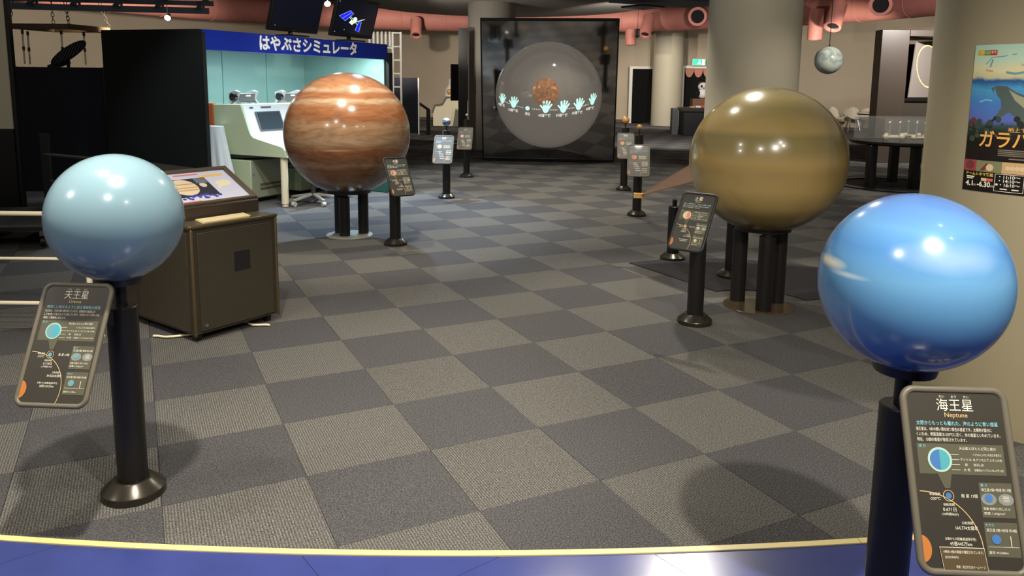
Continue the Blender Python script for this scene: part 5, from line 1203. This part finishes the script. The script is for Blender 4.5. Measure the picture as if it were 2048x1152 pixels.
MB(Te).lathe([(0.405, 0.0), (0.43, 0.0), (0.43, 0.008), (0.405, 0.008)], 48, Matrix.Translation((0.12, -0.012, 0.62)) @ M_XZ, caps=False).build('ring_print', mat('ring_glow', (240, 232, 150), 0.5, emit=0.9), pc)
tb = thing('display_table', 'round black display table on thick legs beside the eclipse exhibit', 'table', (5.98, 11.75, 0))
MB().lathe([(0.001, 0.64), (0.74, 0.64), (0.78, 0.66), (0.78, 0.695), (0.001, 0.695)], 48, caps=False).build('table_top', M_BLACK, tb)
for x, y in ((5.34, 11.42), (6.08, 12.25), (5.97, 11.38), (6.6, 11.75)): MB().box((x - 5.98, y - 11.75, 0.325), (0.12, 0.12, 0.63)).build('leg', M_BLACK, tb, bevel=0.01)
MB().lathe([(0.86, 0.0), (1.0, 0.0), (1.0, 0.02), (0.86, 0.02), (0.86, 0.0)], 64, caps=False).build('floor_ring', M_BLACK, tb)  # flat dark ring on the floor round the table
cv = thing('acrylic_cover', 'clear acrylic cover box on the round black display table', 'cover', (5.98, 11.75, 0.696))
for c_, d_ in (((0, -0.5, 0.17), (1.12, 0.008, 0.34)), ((0, 0.5, 0.17), (1.12, 0.008, 0.34)), ((-0.56, 0, 0.17), (0.008, 1.0, 0.34)), ((0.56, 0, 0.17), (0.008, 1.0, 0.34)), ((0, 0, 0.344), (1.128, 1.008, 0.008))): MB().box(c_, d_).build('pane', M_GLASS, cv)
M_IV = mat('ivory', (216, 206, 180), 0.4)
PL = ['ivory dumbbell shaped probe model at the near corner of the acrylic cover', 'ivory dumbbell shaped probe model behind the corner one under the cover', 'smaller ivory dumbbell probe model at the middle front of the display table',
      'ivory dumbbell probe model at the back of the display table', 'ivory dumbbell probe model at the end of the table nearest the poster column']
for k, (x, y, a_, s_) in enumerate(((-0.44, -0.34, 0.1, 0.9), (-0.26, 0.0, 0.1, 0.9), (-0.06, -0.36, 0.0, 0.7), (0.10, 0.18, 0.1, 0.8), (0.25, -0.12, 0.1, 0.8))):
    t = thing('probe_model', PL[k], 'model', (5.98 + x, 11.75 + y, 0.702), a_, 'probe models on the display table')
    for sgn in (-1, 1):
        MB().sphere((0.14 * s_ * sgn + 0.1, 0, 0.055), 0.055 * s_, 16, 10).build('ball', M_IV, t); MB().cyl((0.09 * s_ * sgn + 0.1, 0, 0.05), (0.09 * s_ * sgn + 0.1, 0, 0.26), 0.012, n=10).build('glass_tube', mat('tube_clear', (190, 190, 186), 0.1, alpha=0.5), t); MB().sphere((0.09 * s_ * sgn + 0.1, 0, 0.27), 0.016, 10, 6).build('tube_tip', M_WHITE, t)
    MB().cyl((0.1 - 0.12 * s_, 0, 0.055), (0.1 + 0.12 * s_, 0, 0.055), 0.018, n=12).build('bar', M_IV, t)
# round table and white shell chairs near the far wall
q = g(1712, 268); t = thing('round_table', 'small round table with pale top among white shell chairs', 'table', (q.x, q.y - 1.2, 0))
MB().lathe([(0.001, 0.70), (0.50, 0.70), (0.50, 0.74), (0.001, 0.74)], 32, caps=False).build('table_top', mat('pale_top', (196, 190, 170), 0.4), t); MB().lathe([(0.505, 0.66), (0.505, 0.70), (0.001, 0.70)], 32, caps=False).build('under_ring', M_BLACK, t); MB().cyl((0, 0, 0.02), (0, 0, 0.70), 0.04).build('column', M_BLACK, t); MB().lathe([(0.001, 0), (0.28, 0), (0.28, 0.015), (0.04, 0.03)], 24, caps=False).build('foot', M_BLACK, t)
def shell_chair():
    t = thing('shell_chair', 'x', 'chair', (0, 0, 0), 0, 'white shell chairs by the far wall')
    vs = []; fs = []; n1, n2 = 14, 12
    for i in range(n1 + 1):
        s = i / n1
        for j in range(n2 + 1):
            v = j / n2 * 2 - 1
            if s < 0.5: yy = -0.24 + 0.42 * (s / 0.5); zz = 0.44 + 0.03 * v * v * 1.5 - 0.02 * math.sin(s * 2 * PI)
            else: yy = 0.18 + 0.12 * ((s - 0.5) / 0.5); zz = 0.44 + 0.40 * ((s - 0.5) / 0.5) ** 0.9
            wd = 0.25 * (1.0 if s < 0.75 else math.sqrt(max(0.08, 1 - ((s - 0.75) / 0.27) ** 2)))
            yy2 = yy - (0.10 * v * v if s > 0.4 else 0.0)
            vs.append((wd * v, yy2, zz + (0.06 * v * v if s < 0.6 else 0)))
    for i in range(n1):
        for j in range(n2): a = i * (n2 + 1) + j; fs.append((a, a + 1, a + n2 + 2, a + n2 + 1))
    o = MB().add(vs, fs).build('shell', mat('shell_white', (214, 206, 188), 0.4), t, smooth=180); md = o.modifiers.new('solid', 'SOLIDIFY'); md.thickness = 0.012
    for sx2 in (-1, 1):
        for sy2 in (-1, 1): MB().cyl((0.12 * sx2, 0.10 * sy2, 0.43), (0.21 * sx2, 0.20 * sy2, 0), 0.011, n=8).build('leg', M_CHROME, t)
    return t
def copy_tree(o, parent=None):
    c = o.copy(); COL.objects.link(c); c.parent = parent
    for h in list(o.children): copy_tree(h, c)
    return c
sc0 = shell_chair()
for k, (px, dy, rz, lab) in enumerate(((1670, 0.2, 0.3, 'white shell chair half hidden behind the olive globe'), (1706, 0.4, -0.1, 'white shell chair standing behind the round table'), (1736, -0.7, -0.5, 'white shell chair tucked beside the tall brown exhibit box'))):
    c = sc0 if k == 0 else copy_tree(sc0)
    q = at_y(px, 240, 25.6 + dy); c.location = (q.x, q.y, 0); c.rotation_euler = (0, 0, rz); c['label'] = lab
